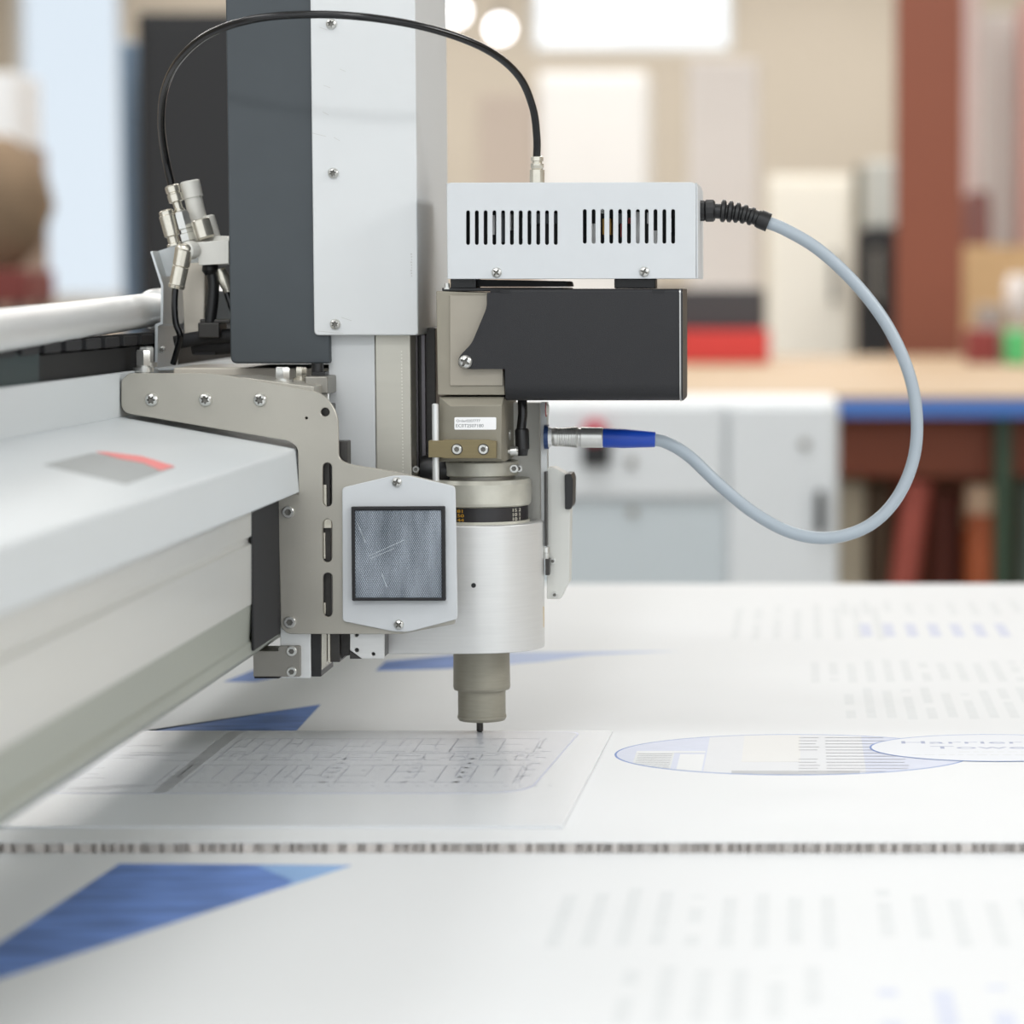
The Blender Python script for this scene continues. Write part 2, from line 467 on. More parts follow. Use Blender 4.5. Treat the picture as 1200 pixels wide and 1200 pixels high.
flat(ell(SC.x, SC.y, SA-.0012, SB-.0016), 7*h, h, mat('printed ellipse white', (216, 219, 224), .4, 0, .01, 60), 'small_ellipse_ground', mbd)
for s, px, py, size, name in (('Harrier', 1053, 872, .0135, 'ellipse_heading'), ('Tower', 1090, 878, .0135, 'ellipse_heading')):
    me = text_mesh(s, size, 0.00002)
    q = T(px, py, 0)
    for v in me.vertices: v.co = (v.co.x*1.75 + q.x, v.co.y*1.0 + q.y, v.co.z + 8*h)
    mb = MB(); mb.mesh_data(me); mb.build(name, mat('printed slate ink', (150, 158, 184), .4, 0, .05, 200), mbd)
mb = MB()
for (a, b, py) in ((1125, 1200, 882), (1068, 1200, 885.5)):
    x = ex(a)
    while x < ex(b):
        w = random.uniform(.003, .007); mb.box(x, x+w, ey(py), ey(py)+.0022, 8*h, 9*h); x += w + .002
mb.build('ellipse_small_text', 'print_grey', mbd)

# floor-plan sign lying on the middle board
fs = thing('floor_plan_sign', 'glossy grey sign sheet printed with a floor plan under the cutter bit', 'sign', (T(300, 968, 0).x, (SEAM+BACK)/2, 0))
SH = .0012
y0 = T(0, 968, SH).y; y1 = BACK - .002
xr0 = T(659, 968, SH).x; xr1 = T(716, 861, SH).x
mb = MB(); mb.zprism([(XL+.02, y0), (xr0, y0), (xr1, y1), (XL+.02, y1)], 0.0001, SH); mb.build('sign_sheet', 'plan_sheet', fs)
pf = T(0, 930, SH).y
xpl = -0.62; xpr = T(632, 905, SH).x
pan = fillet([(xpl, pf), (xpr, pf, .03), (xpr+.012, y1-.004, .012), (xpl, y1-.004)], .001, 8)
mb = MB(); mb.zprism(pan, SH, SH+h); mb.build('plan_border', 'plan_blue', fs)
pan2 = fillet([(xpl+.001, pf+.0022), (xpr-.0012, pf+.0022, .03), (xpr+.0108, y1-.0052, .012), (xpl+.001, y1-.0052)], .001, 8)
mb = MB(); mb.zprism(pan2, SH+h, SH+2*h); mb.build('plan_ground', 'plan_panel', fs)
mb = MB(); zz = SH+2*h
def ln(x0, ya, x1, yb, w=.0008):
    if abs(x1-x0) > abs(yb-ya): mb.box(min(x0, x1), max(x0, x1), ya, ya+w*1.5, zz, zz+h)
    else: mb.box(x0, x0+w, min(ya, yb), max(ya, yb), zz, zz+h)
rows = [(T(0, 917, SH).y, T(0, 897, SH).y), (T(0, 891, SH).y, T(0, 883, SH).y), (T(0, 881, SH).y, T(0, 866, SH).y)]
for ri, (ya, yb) in enumerate(rows):
    x = T(205 if ri == 0 else 240, 900, SH).x
    xe = T(628, 890, SH).x
    while x < xe:
        w = random.uniform(.012, .032); w = min(w, xe-x)
        ln(x, ya, x+w*.8, ya); ln(x+.002, yb, x+w, yb); ln(x, ya, x, yb)
        if random.random() < .7: ln(x+w*.5, ya + (yb-ya)*random.uniform(.1, .4), x+w*.5, yb)
        if random.random() < .8: yy = ya + (yb-ya)*random.uniform(.3, .7); ln(x, yy, x+w*random.uniform(.4, .9), yy)
        for k in range(3):
            a = x + random.uniform(0, w); b = ya + (yb-ya)*random.uniform(.1, .9)
            mb.box(a, a+.0022, b, b+.0016, zz, zz+h)
        x += w
for k in range(26):
    a = T(210, 920, SH).x + k*.0078
    mb.box(a, a+.002, T(0, 921, SH).y, T(0, 921, SH).y+.0016, zz, zz+h)
for px in (398, 404, 491, 548, 551):
    for k in range(6):
        a = T(px, 890, SH).x; b = rows[0][0] + k*.016
        mb.box(a, a+.0034, b, b+.003, zz, zz+h)
for k in range(5):
    b = rows[0][0] + .02 + k*.022; a = T(618, 890, SH).x + k*.0012
    mb.box(a, a+.006, b, b+.003, zz, zz+h)
for k in range(60):
    a = random.uniform(xpl+.12, T(190, 900, SH).x); b = random.uniform(pf+.012, y1-.02)
    mb.box(a, a+random.uniform(.01, .04), b, b+.0012, zz, zz+h)
mb.build('plan_lines', 'plan_line', fs)
mb = MB(); a = T(176, 930, SH).x
mb.zprism([(a, pf+.002), (a+.008, pf+.002), (a+.008, y1-.005), (a, y1-.005)], zz, zz+h)
mb.build('plan_divider', mat('plan print divider', (170, 172, 176), .3, 0, .03, 60), fs)

# back board
bb = thing('printed_board', 'rear white board behind the cutter, with a thin blue wedge and pale text', 'board', (0, (BACK+FAR)/2, -0.01))
mb = MB(); mb.box(XL, XR, BACK+.001, FAR, -0.0099, ZL); mb.build('board_sheet', 'board', bb, .0003)
flat([t(120, 866), t(180, 851), t(240, 838), t(376, 825), t(348, 856), t(338, 860)][:1] + [t(376, 825.5), t(345, 859)] + [t(150, 859)], ZL, .00005, 'print_blue', 'blue_triangle', bb)
flat([t(440, 786), t(452, 775), t(560, 764.5), t(640, 775), t(520, 784)], ZL, .00005, 'print_blue', 'blue_wedge', bb)
flat([t(560, 765), t(795, 763), t(690, 768), t(640, 775), t(575, 779)], ZL+.00006, .00003, 'print_pale_blue', 'pale_blue_wedge', bb)
flat([t(262, 799), t(300, 784), t(340, 790), t(300, 799)], ZL, .00005, 'print_blue', 'blue_corner', bb)
mb = MB()
for (xa, xb, ya, yb, pitch, pr) in ((990, 1200, 843, 805, .0128, .85), (950, 1200, 800, 772, .0128, .85), (985, 1180, 721, 703, .018, .8), (860, 1010, 750, 705, .016, .7)):
    A = t(xa, (ya+yb)/2); B = t(xb+20, (ya+yb)/2)
    mb = MB(); dashes(mb, (A.x, B.x, pitch, t(0, ya).y, t(0, yb).y, .0062, pr), ZL)
    mb.build('text_block', 'print_grey', bb)
mb = MB(); x = t(1008, 737).x
for k in range(7):
    mb.box(x, x+.0085, t(0, 746).y, t(0, 731).y, ZL+h, ZL+2*h); x += .0178
mb.build('blue_text', 'lilac_deep', bb)

# ================================================================== GANTRY BEAM
GY = -0.075
gb = thing('gantry_beam', 'long pale grey gantry beam running towards the camera at left', 'gantry', (P(220, 700, GY).x, -0.3, 0.0))
Yn, Yf = -1.38, 0.85
mb = MB(); mb.pprism([(134, 437), (140, 437), (140, 489), (140, 500), (134, 500)], GY, Yf)
def gprism(mb, pts, yn=Yn, yf=Yf):
    q = [P(x, y, GY) for x, y in pts]
    return mb.prism([(v.x, v.z) for v in q], yn, yf)
mb.bm.clear()
gprism(mb, [(131, 437), (140, 437), (140, 489.3), (131, 489.3)]); mb.build('rear_panel', 'beam_cover', gb, .0006)
mb = MB(); gprism(mb, fillet([(80, 485), (141, 489, 0), (346, 526.5, 5), (350.5, 577, 2), (344, 579, 1), (200, 579, 0), (80, 579, 0)], 1))
mb.build('beam_cover', 'beam_cover', gb)
mb = MB(); gprism(mb, [(60, 579.5), (326, 579.5), (326, 614), (322, 616), (322, 621), (326, 623), (326, 690), (60, 690)])
mb.build('beam_extrusion', 'beam', gb, .0004)
mb = MB(); gprism(mb, [(60, 690.2), (325, 690.2), (323, 730), (325.5, 733), (325.5, 745), (300, 766), (60, 766)])
mb.build('lower_beam_side', 'lower_reflection', gb, .0004)
# faded warning print on the cover
def cov(px, py, lift=.00015):
    # point on the sloped cover face: intersect ray with plane
    a = P(141, 489, GY); b = P(346, 526.5, GY)
    nrm = Vector((-(b.z-a.z), 0, b.x-a.x)).normalized()
    d = ray(px, py); o = Vector((CX, -D0, CZ))
    tt = (a-o).dot(nrm)/d.dot(nrm)
    return o + d*tt + nrm*lift, nrm
def cov_patch(pts, m, name, lift):
    q = [cov(x, y, lift) for x, y in pts]
    mb = MB(); A = [mb.bm.verts.new(p) for p, n in q]; B = [mb.bm.verts.new(p - n*.00012) for p, n in q]
    mb.bm.faces.new(A); mb.bm.faces.new(B[::-1])
    for i in range(len(A)): mb.bm.faces.new((A[i], B[i], B[(i+1) % len(A)], A[(i+1) % len(A)]))
    return mb.build(name, m, gb)
tag(cov_patch([(50, 545), (108, 531), (205, 548), (148, 568)], 'faded_grey', 'worn_print', .00015), 'worn grey print patch')
tag(cov_patch([(112, 530), (122, 530), (166, 535), (205, 547), (188, 552), (168, 543), (140, 538)], 'faded_red', 'red_print', .0003), 'faded red strip')
# cable trough behind the panel
mb = MB(); gprism(mb, [(96, 408), (128, 408), (128, 470), (96, 470)]); mb.build('cable_trough', mat('trough black', (16, 16, 17), .65), gb, .001)
mb = MB(); gprism(mb, [(128.4, 405), (130.6, 405), (130.6, 442), (128.4, 442)], -0.62, -0.24); mb.build('trough_cover', 'teal', gb)
mb = MB()
for k in range(46):
    y = Yn + .04 + k*.046
    q0 = P(98, 432, GY); q1 = P(134, 432, GY)
    mb.box(q0.x, q1.x+.001, y, y+.034, q0.z+.012, q0.z+.018)
mb.build('trough_links', 'rubber', gb, .001)
# round tube above
a = P(185, 362, .1); b = P(0, 387, -.32); dirv = (b-a).normalized()
mb = MB(); mb.cyl(a - dirv*.55, a + dirv*1.05, .0103, n=40); mb.build('guide_tube', 'alu', gb)
mb = MB(); mb.stack(a - dirv*.02, a + dirv*.012, [(0, .0108), (.1, .0125), (.85, .0125), (1, .0108)], 40); mb.build('tube_collar', 'alu', gb)

# ================================================================== CUTTING HEAD
hd = thing('router_carriage', 'tall motorised cutting head with spindle, reflector and looping cables over the boards', 'machine', (0, 0, 0.0))
X0 = 0.0
# --- column
ctop = 0.62
def col(px0, px1, pyb, Y0, Y1, zt=ctop):
    a = P(px0, pyb, Y0); b = P(px1, pyb, Y0)
    return a.x, b.x, Y0, Y1, a.z, zt
mb = MB(); x0, x1, ya, yb, za, zb = col(270, 386.5, 426, -.02, .13)
mb.prism(fillet([(x0, za, .004), (x1, za, 0), (x1, zb, 0), (x0, zb, .004)], .001), ya, yb)
hs = mb.build('column_housing', 'slate', hd, .0012)
cvY = -.0222
mb = MB(); a = P(368, 393, cvY); b = P(490, 393, cvY)
mb.prism(fillet([(a.x, a.z, .003), (b.x, a.z, .002), (b.x, ctop, 0), (a.x, ctop, 0)], .001), cvY, cvY+.0018)
mb.box(b.x-.0018, b.x, cvY+.0016, .135, a.z, ctop)
cv = mb.build('column_cover', 'cover', hd, .0012, 3)
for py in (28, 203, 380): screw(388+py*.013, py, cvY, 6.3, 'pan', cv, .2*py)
# scuffs and mark on the cover
mb = MB()
for (xa, ya2, xb, yb2) in ((398, 81, 405, 84), (378, 131, 385, 135), (366, 156, 382, 160), (391, 161, 398, 165), (400, 372, 412, 376), (372, 388, 402, 391), (374, 32, 383, 35), (379, 100, 387, 103)):
    p, q = P(xa, ya2, cvY), P(xb, yb2, cvY); n = Vector((-(q.z-p.z), 0, q.x-p.x)).normalized()*.00035
    n = n*.6
    mb = MB(); mb.prism([(p.x-n.x*.3, p.z-n.z*.3), (q.x-n.x*.3, q.z-n.z*.3), (q.x+n.x, q.z+n.z), (p.x+n.x, p.z+n.z)], cvY-.00006, cvY)
    tag(mb.build('scuff_mark', mat('scuff grey', (188, 188, 184), .6), cv), 'thin grey scuff')
mb = MB()
for k in range(9):
    mb.pbox(481 + (k % 3)*.5, 483, 297 + k*3.2, 298.6 + k*3.2, cvY-.00006, cvY)
mb.build('edge_mark', mat('mark grey', (185, 185, 183), .6), cv)
# --- inner lift column
ly = -.013
mb = MB(); x0, x1, ya, yb, za, zb = col(387, 441, 600, ly, .06, P(0, 385, ly).z); mb.box(x0, x1, ya, yb, za, zb)
mb.build('lift_column', 'cover', hd, .0004)
mb = MB(); x0, x1, ya, yb, za, zb = col(441.4, 483, 600, ly-.0006, .06, P(0, 385, ly).z); mb.box(x0, x1, ya, yb, za, zb)
lp = mb.build('lift_profile', mat('warm aluminium profile', (196, 193, 182), .42, .45, .02, 20, 0, None, (1, 1, 12)), hd, .0008)
mb = MB()
for k in range(40):
    c = P(470.5 + k*.05, 412 + k*3.9, ly-.0006)
    mb.ball(c, .00045, 1, .5, 1, 6)
mb.build('perforation', mat('stitch light', (226, 224, 214), .5), lp)
mb = MB(); x0, x1, ya, yb, za, zb = col(484, 512, 600, .02, .12, P(0, 385, ly).z); mb.box(x0, x1, ya, yb, za, zb)
dr = mb.build('guide_recess', 'dark', hd, .0006)
mb = MB(); mb.pbox(495, 497.5, 393, 548, .014, .02); mb.pbox(486, 489, 393, 548, .012, .02); mb.build('guide_rail', mat('rail violet steel', (112, 108, 112), .3, .8), dr)
mb = MB(); mb.lathe([(.008, 0), (.0095, .004), (.0095, .016), (.007, .02)], P(494, 551, -.004)+Vector((0, 0, 0)), (1, 0, 0), 24); mb.build('guide_roller', 'black', hd)
screw(487.5, 550, -.012, 4, 'socket', hd, 0, 'roller_bolt')
# --- steel carriage plate
outl = fillet([(142, 446, 3), (151, 437.5, 3), (254, 437.5, 20), (345, 454, 20), (378, 460, 16), (396, 484, 16), (397, 538, 7),
               (409, 544, 5), (465, 553, 4), (533, 569.5, 3), (533, 731, 2), (470, 743, 2), (337, 743, 8), (329, 735, 3), (326, 587, 0), (326, 579, 0),
               (350, 579, 0), (349, 524, 8), (338, 516.5, 4), (142, 483.5, 12)], 3, 6)
holes = [circ(381, 483, 5.2), circ(359, 490, 1.6, 10), slot(383.5, 542, 594, 5.5), slot(383.5, 608, 659, 5.5), slot(384, 671, 723, 5.5)]
mb = MB(); plate(mb, outl, holes, GY, .003)
cpz = mb.build('carriage_plate', 'steel', hd)
tag(cpz, 'brushed grey steel plate with three upright slots')
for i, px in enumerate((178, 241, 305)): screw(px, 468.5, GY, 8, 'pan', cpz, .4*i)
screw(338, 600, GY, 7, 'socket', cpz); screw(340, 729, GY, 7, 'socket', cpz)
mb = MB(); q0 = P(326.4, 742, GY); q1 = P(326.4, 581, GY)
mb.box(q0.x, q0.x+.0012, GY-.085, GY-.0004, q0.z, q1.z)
mb.build('side_strip', 'rubber', hd, .0004)  # thin black strip along the beam side, ending at the plate
# block behind the plate with rails
mb = MB(); mb.pbox(352, 386, 474, 738, GY+.006, GY+.03); mb.pbox(392, 407, 517, 600, GY+.006, GY+.02); mb.build('carriage_block', 'dark', hd, .0006)
mb = MB(); mb.pbox(329, 362, 588, 795, GY+.0035, GY+.03); vb = mb.build('carriage_upright', 'alu', hd, .0005)
mb = MB(); mb.pprism(fillet([(297, 763, .8), (326, 763, 0), (326, 757, 3), (352, 757, 3), (352, 793, 2), (297, 793, 1)], .5), GY, GY+.0034)
mb.pbox(297, 325, 763, 793, GY+.0034, GY+.03)
br = mb.build('lower_bracket', 'steel_dark', hd, .0003)
screw(342, 763, GY, 6, 'socket', br); screw(342, 787, GY, 6, 'socket', br)
mb = MB(); mb.pbox(298, 327, 793.3, 795, GY+.001, GY+.03); mb.build('rubber_strip', 'rubber', hd)
mb = MB(); mb.pbox(362.5, 376, 738, 793, GY+.005, GY+.05); mb.build('wiper_block', 'black', hd, .0005)
mb = MB(); mb.pprism([(376.5, 738), (383, 738), (383, 778), (376.5, 786)], GY+.005, GY+.06); mb.pbox(384, 386.5, 738, 777, GY+.004, GY+.05)
mb.build('rail_edge', 'nickel', hd, .0003)
for pb, ya, yb in ((388.5, 608, 619), (382.5, 568, 594), (381, 624, 655), (381.5, 706, 720)):
    MB().pbox(379, pb, ya, yb, GY+.0036, GY+.0058).build('slot_insert', 'nickel', hd, .0003)
mb = MB(); mb.pbox(387, 398, 738, 776, GY+.006, GY+.05); mb.pprism([(398.5, 738), (410, 738), (410, 768), (404, 769), (398.5, 774)], GY+.012, GY+.05)
mb.build('rail_block', 'dark', hd, .0005)
mb = MB(); plate(mb, fillet([(410, 738), (450, 738), (450, 772), (424, 772), (410, 762)], .8), [circ(418, 762, 2.6, 12), circ(437.5, 766.5, 2.2, 12), circ(418, 744, 2.2, 12)], GY+.004, .003)
mb.build('side_tab', 'alu_body', hd)
mb = MB(); mb.pprism([(410, 763), (424, 772), (410, 772)], GY+.0042, GY+.02); mb.pbox(410, 449, 740, 771, GY+.0074, GY+.03); mb.build('tab_backing', 'dark', hd)
# carriage top plate and bolts
za = P(200, 441, GY+.003).z
mb = MB(); q0 = P(150, 441, GY+.0032); q1 = P(368, 441, GY+.0032)
qz = P(350, 457, GY+.0032).z
mb.prism([(q0.x, qz-.01), (q1.x, qz-.01), (q1.x, qz+.002), (P(340, 441, GY).x, qz+.0035), (P(285, 441, GY).x, za-.0006), (q0.x, za-.0006)], GY+.0032, -.022)
ctp = mb.build('carriage_top', 'steel', hd, .0005)
def hexbolt(px, py, Y, r, hgt, parent, m='zinc', name='bolt'):
    p = P(px, py, Y); rr = r*S(Y); hh = hgt*S(Y)
    mb = MB(); mb.lathe([(rr*1.35, 0), (rr*1.35, hh*.22), (rr*.9, hh*.22), (rr*.9, hh*.3)], p, (0, 0, 1), 24)
    mb.lathe([(rr, hh*.3), (rr, hh*.9), (rr*.85, hh)], p, (0, 0, 1), 6)
    mb.cyl(p - Vector((0, 0, .01)), p, rr*.5)
    return mb.build(name, m, parent)
hexbolt(331, 449, -.05, 9, 19, ctp); hexbolt(353, 446, -.02, 7, 16, ctp, 'nickel')
mb = MB(); mb.pbox(357, 384, 441, 462, -.045, -.01); mb.build('sensor_block', 'steel_dark', ctp, .001)
mb = MB(); mb.cyl(P(372, 440, -.03), P(372, 426, -.03), .0035); mb.pbox(366, 381, 436, 440, -.036, -.022); mb.build('cable_gland', 'black', ctp)
mb = MB(); q = P(330, 431, .02); mb.box(q.x-.06, q.x+.035, .0, .09, qz, P(0, 431, .0).z); mb.build('cream_spacer', 'cream', hd, .001)
# --- reflector
RY = -.0772
mb = MB(); plate(mb, fillet([(401, 571.5, 4), (460, 557.5, 5), (478, 557.5, 5), (533.5, 570, 5), (536, 725.5, 4), (479, 740.5, 5), (461, 740, 5), (401.5, 728, 4)], 4), [], RY, .002)
rm = mb.build('reflector_mount', 'white_pc', hd)
tag(rm, 'white eight-sided mounting plate')
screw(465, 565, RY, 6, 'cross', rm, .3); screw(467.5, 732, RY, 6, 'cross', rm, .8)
mb = MB(); plate(mb, fillet([(411.5, 594), (521, 593.5), (522, 704), (412.5, 704)], 1.2), [fillet([(415.5, 598), (517, 597.5), (518, 701), (416, 701)], 1)], RY-.004, .0038)
mb.build('reflector_frame', 'rubber', rm)
mb = MB(); mb.pprism([(415.5, 598), (517.5, 597.5), (518, 701), (416, 701)], RY-.0028, RY-.0002)
rf = mb.build('reflector', 'reflector', hd, .0004)
mb = MB()
for (xa, ya2, xb, yb2) in ((432, 652, 474, 633), (434, 655, 462, 643), (418, 612, 428, 636), (447, 672, 453, 688)):
    p, q = P(xa, ya2, RY-.0028), P(xb, yb2, RY-.0028); n = Vector((-(q.z-p.z), 0, q.x-p.x)).normalized()*.0003
    mb.prism([(p.x, p.z), (q.x, q.z), (q.x+n.x, q.z+n.z), (p.x+n.x, p.z+n.z)], RY-.00286, RY-.0028)
mb.build('scratch', mat('scratch white', (178, 184, 190), .6), rf)
# --- spindle
def zz_(py, Y=0.0): return P(563, py, Y).z
R = .0372
zb, zt = P(563, 766.5, -R).z, P(563, 616.5, -R).z
pts = []
xl = P(450, 700, -R).x
pts += [(xl, R*.6), (xl, -R), (X0-.003, -R)]
for k in range(0, 25):
    a = -pi/2 + pi*.85*k/24
    pts.append((X0 + R*math.cos(a), R*math.sin(a)))
mb = MB(); mb.zprism(pts, zb, zt)
sb = mb.build('spindle_body', 'alu_body', hd, .0006)
mb = MB(); q = P(555, 686, -R); mb.lathe([(.0014, -.0001), (.0014, .0003)], q, (0, -1, 0), 14); mb.build('pin_hole', 'black', sb)
mb = MB(); q = P(627, 620, 0); mb.pbox(633.5, 637, 711, 735, -.004, .002); mb.build('yellow_strip', 'yellow', sb)
def lz(prof, name, m, parent=None, n=56, ox=0.0):
    # prof: (radius px at the axis, front-edge pixel row)
    mb = MB(); mb.lathe([(r*S(0), P(563, py, -min(r*S(0), .05)).z) for r, py in prof], (X0+ox, 0, 0), (0, 0, 1), n)
    return mb.build(name, m, parent or hd, 0, 2, .25)
lz([(58, 616.5), (58.5, 614), (58.5, 612.4), (54, 612.2)], 'flange_ring', 'collar')
sr = lz([(56, 612.4), (56, 596)], 'scale_ring', mat('scale ring black', (38, 36, 38), .4))
lz([(57, 595.5), (59, 594), (60, 591), (60.5, 569), (58, 564), (50, 564)], 'spindle_collar', 'collar')
lz([(41, 570), (41, 554)], 'spindle_neck', 'steel_dark')
cr_ = lz([(43, 559.6), (45, 558.5), (45, 543.5), (44, 542), (38, 542)], 'clamp_ring', 'collar')
lz([(36, 545), (36, 530)], 'coupling', 'black')
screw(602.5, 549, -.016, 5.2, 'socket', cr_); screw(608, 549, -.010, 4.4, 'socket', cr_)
def wrap_text(s, ang, py, size, m, rr):
    me = text_mesh(s, size, .0001); z0 = P(563, py, -.027).z
    for v in me.vertices:
        a = ang + v.co.x*1.7/rr; d = rr + v.co.z + .0001
        v.co = (X0 + d*math.sin(a), -d*math.cos(a), z0 + v.co.y)
    mb = MB(); mb.mesh_data(me); return mb.build('scale_numerals', m, sr)
rr = 56*S(0)
for s, py in (('181', 601.0), ('150', 606.3), ('144', 611.4)):
    wrap_text(s, -.475, py, .0026, 'gold_ink', rr)
for s, py in (('15 2', 601.0), ('10 1', 606.3), ('10 1', 611.4)):
    wrap_text(s, .80, py, .0027, 'pale_ink', rr)
lz([(33, 766), (33.5, 809), (32.5, 811.5), (28, 811.5)], 'spindle_nose', 'nose')
lz([(28, 811), (28, 841), (28.8, 842), (28.8, 844.5), (27, 847.2), (4, 847.2)], 'nose_cap', 'nose')
mb = MB(); mb.lathe([(.0020, P(563, 845, 0).z), (.0020, .0018), (.0012, .0013)], (-.0013, 0, 0), (0, 0, 1), 16); mb.build('cutter_bit', 'dark', hd)
# --- bracket above the spindle
by = -.04
mb = MB(); mb.pprism([(511, 341), (572, 343), (572, 430), (590, 430), (592, 463), (513, 463)], by, .045)
mbk = mb.build('motor_bracket', 'beige_alu', hd, .0006)
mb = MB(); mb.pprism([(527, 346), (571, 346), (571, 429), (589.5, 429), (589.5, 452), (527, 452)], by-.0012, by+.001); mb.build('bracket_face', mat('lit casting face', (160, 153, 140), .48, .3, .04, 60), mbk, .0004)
mb = MB()
A = [P(x, y, by+.002) for x, y in ((515, 465), (591, 465), (592, 541), (513, 541))]
B = [P(x, y, by-.002) for x, y in ((528, 476), (588, 475), (587, 538), (528, 538))]
va = [mb.bm.verts.new(v) for v in A]; vb2 = [mb.bm.verts.new(v) for v in B]
vc = [mb.bm.verts.new(v + Vector((0, .075, 0))) for v in A]
mb.bm.faces.new(vb2)
for i in range(4):
    mb.bm.faces.new((va[i], va[(i+1) % 4], vb2[(i+1) % 4], vb2[i])); mb.bm.faces.new((va[i], vc[i], vc[(i+1) % 4], va[(i+1) % 4]))
mb.bm.faces.new(vc[::-1])
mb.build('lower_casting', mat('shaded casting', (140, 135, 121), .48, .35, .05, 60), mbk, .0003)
LY = by-.0021
mb = MB(); mb.pprism(fillet([(532.5, 489), (581.5, 489), (581.5, 503.5), (532.5, 503.5)], 1.5), LY-.0001, LY); mb.build('serial_label', 'label', mbk)
for s, px, py, size in (('Order', 534.5, 494.6, .0021), ('0207777', 546.5, 494.6, .0021), ('EC0T2507180', 534, 500.6, .00255)):
    me = text_mesh(s, size, .00002); q = P(px, py, LY-.0001)
    for v in me.vertices: v.co = (q.x + v.co.x*1.08, q.y - .00002 - v.co.z, q.z + v.co.y)
    mb = MB(); mb.mesh_data(me); mb.build('label_text', 'ink', mbk)
cy = by-.007
mb = MB(); mb.pprism(fillet([(502, 516.5), (517, 516.5), (521, 515.5), (573, 515.5), (576, 516.5), (581.5, 517), (581.5, 537), (520, 537), (517, 536), (502, 536)], .5), cy, cy+.012)
cb = mb.build('clamp_bar', 'bronze', hd, .0005)
tag(cb, 'bronze clamp bar with two socket screws')
for px in (535.5, 566.5):
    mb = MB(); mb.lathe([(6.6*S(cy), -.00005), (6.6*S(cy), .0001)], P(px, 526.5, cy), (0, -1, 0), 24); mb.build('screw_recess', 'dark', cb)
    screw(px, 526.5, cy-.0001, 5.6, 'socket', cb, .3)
mb = MB(); q = P(510, 473, cy+.004); r_ = P(510, 575, cy+.004)
mb.lathe([(.0015, r_.z), (.0019, r_.z+.0003), (.0019, q.z-.0006), (.0013, q.z)], (q.x, q.y, 0), (0, 0, 1), 18); mb.build('guide_rod', 'alu', hd)
mb = MB(); mb.stack(P(593, 529, -.02), P(607, 528.5, -.02), [(0, .0014), (.35, .0014), (.36, .0027), (.9, .0027), (1, .0022)], 18); mb.build('grub_screw', 'zinc', hd)
mb = MB(); mb.lathe([(.003, 0), (.003, .0016), (.0018, .0016)], P(595, 510, -.01), (1, 0, 0), 8); mb.build('hex_nut', 'zinc', hd)
# --- motor
my = -.046
mo_out = fillet([(570.5, 343, 2), (571, 359, 12), (553, 402, 6), (537, 419, 8), (537, 430, 8), (548, 432.5, 6), (596, 432.5, 0), (596, 343, 0)], 2, 6)
mb = MB(); mb.pprism(mo_out, my+.00004, my+.0022)
a = P(592, 470, my); b = P(797, 338.5, my); c = P(571, 338.5, my)
L = b.z - a.z
prof = []
for k in range(9):
    ang = pi/2*k/8
    prof.append((my + .009 - .009*math.cos(pi/2 - ang) - .0, a.z + .009 - .009*math.sin(pi/2-ang)))
# cross section (y, z) extruded along x
def xprism(mb, yz, x0, x1):
    A = [mb.bm.verts.new((x0, y, z)) for y, z in yz]; B = [mb.bm.verts.new((x1, y, z)) for y, z in yz]
    n = len(yz); mb.bm.faces.new(A[::-1]); mb.bm.faces.new(B)
    for i in range(n): mb.bm.faces.new((A[i], A[(i+1) % n], B[(i+1) % n], B[i]))
mb2 = MB()
def rrect(y0, y1, z0, z1, rb, rt):
    return fillet([(y0, z0, rb), (y1, z0, rb), (y1, z1, rt), (y0, z1, rt)], rb, 8)
xprism(mb, rrect(my, my+.072, a.z, b.z, .010, .002), a.x, b.x-.0008)
mb.box(P(574, 340, my).x, a.x+.001, my+.0024, my+.07, P(0, 432, my).z, b.z-.0004)
mo = mb.build('motor', 'motor', hd)
tag(mo, 'black grained motor cover')
mb2 = MB(); xprism(mb2, rrect(my-.0004, my+.073, a.z-.0004, b.z+.0002, .010, .003), b.x-.0005, b.x+.0004)
mb2.build('motor_end_plate', mat('end plate alloy', (176, 176, 174), .3, .8), mo)
mb2 = MB(); xprism(mb2, rrect(my, my+.072, a.z, b.z, .010, .003), b.x+.0005, b.x+.0014); mb2.build('motor_end_cap', 'black', mo)
screw(545.5, 424, my, 8, 'cross', mo, .5)
mb = MB(); mb.pbox(586, 598, 339.5, 343, my-.0004, my+.002); mb.pbox(764, 779, 339.5, 343, my-.0004, my+.002); mb.build('cover_slit', 'rubber', mo)
# feet between box and motor
mb = MB()
a0 = P(523, 327, by)
for (pa, pb, ya, yb, y0_, y1_) in ((528, 558, 326, 341, -.036, -.012), (720, 768, 326.5, 338, -.036, -.012), (528, 558, 326, 341, .02, .04), (720, 768, 326.5, 338, .02, .04)):
    mb.pbox(pa, pb, ya, yb, y0_, y1_)
mb.pbox(518, 660, 337, 341.5, -.038, .04)
mb.build('box_feet', 'black', hd, .0006)
mb = MB(); mb.pprism(fillet([(558, 327.5), (664, 329.5, 3), (665, 336), (558, 336)], 1), -.03, .02); mb.build('spacer_plate', 'rubber', hd)
mb = MB(); mb.stack(P(524, 339, -.036), P(524, 332, -.036), [(0, .0026), (.3, .0026), (.31, .0017), (1, .0015)], 14); mb.build('foot_screw', 'zinc', hd)
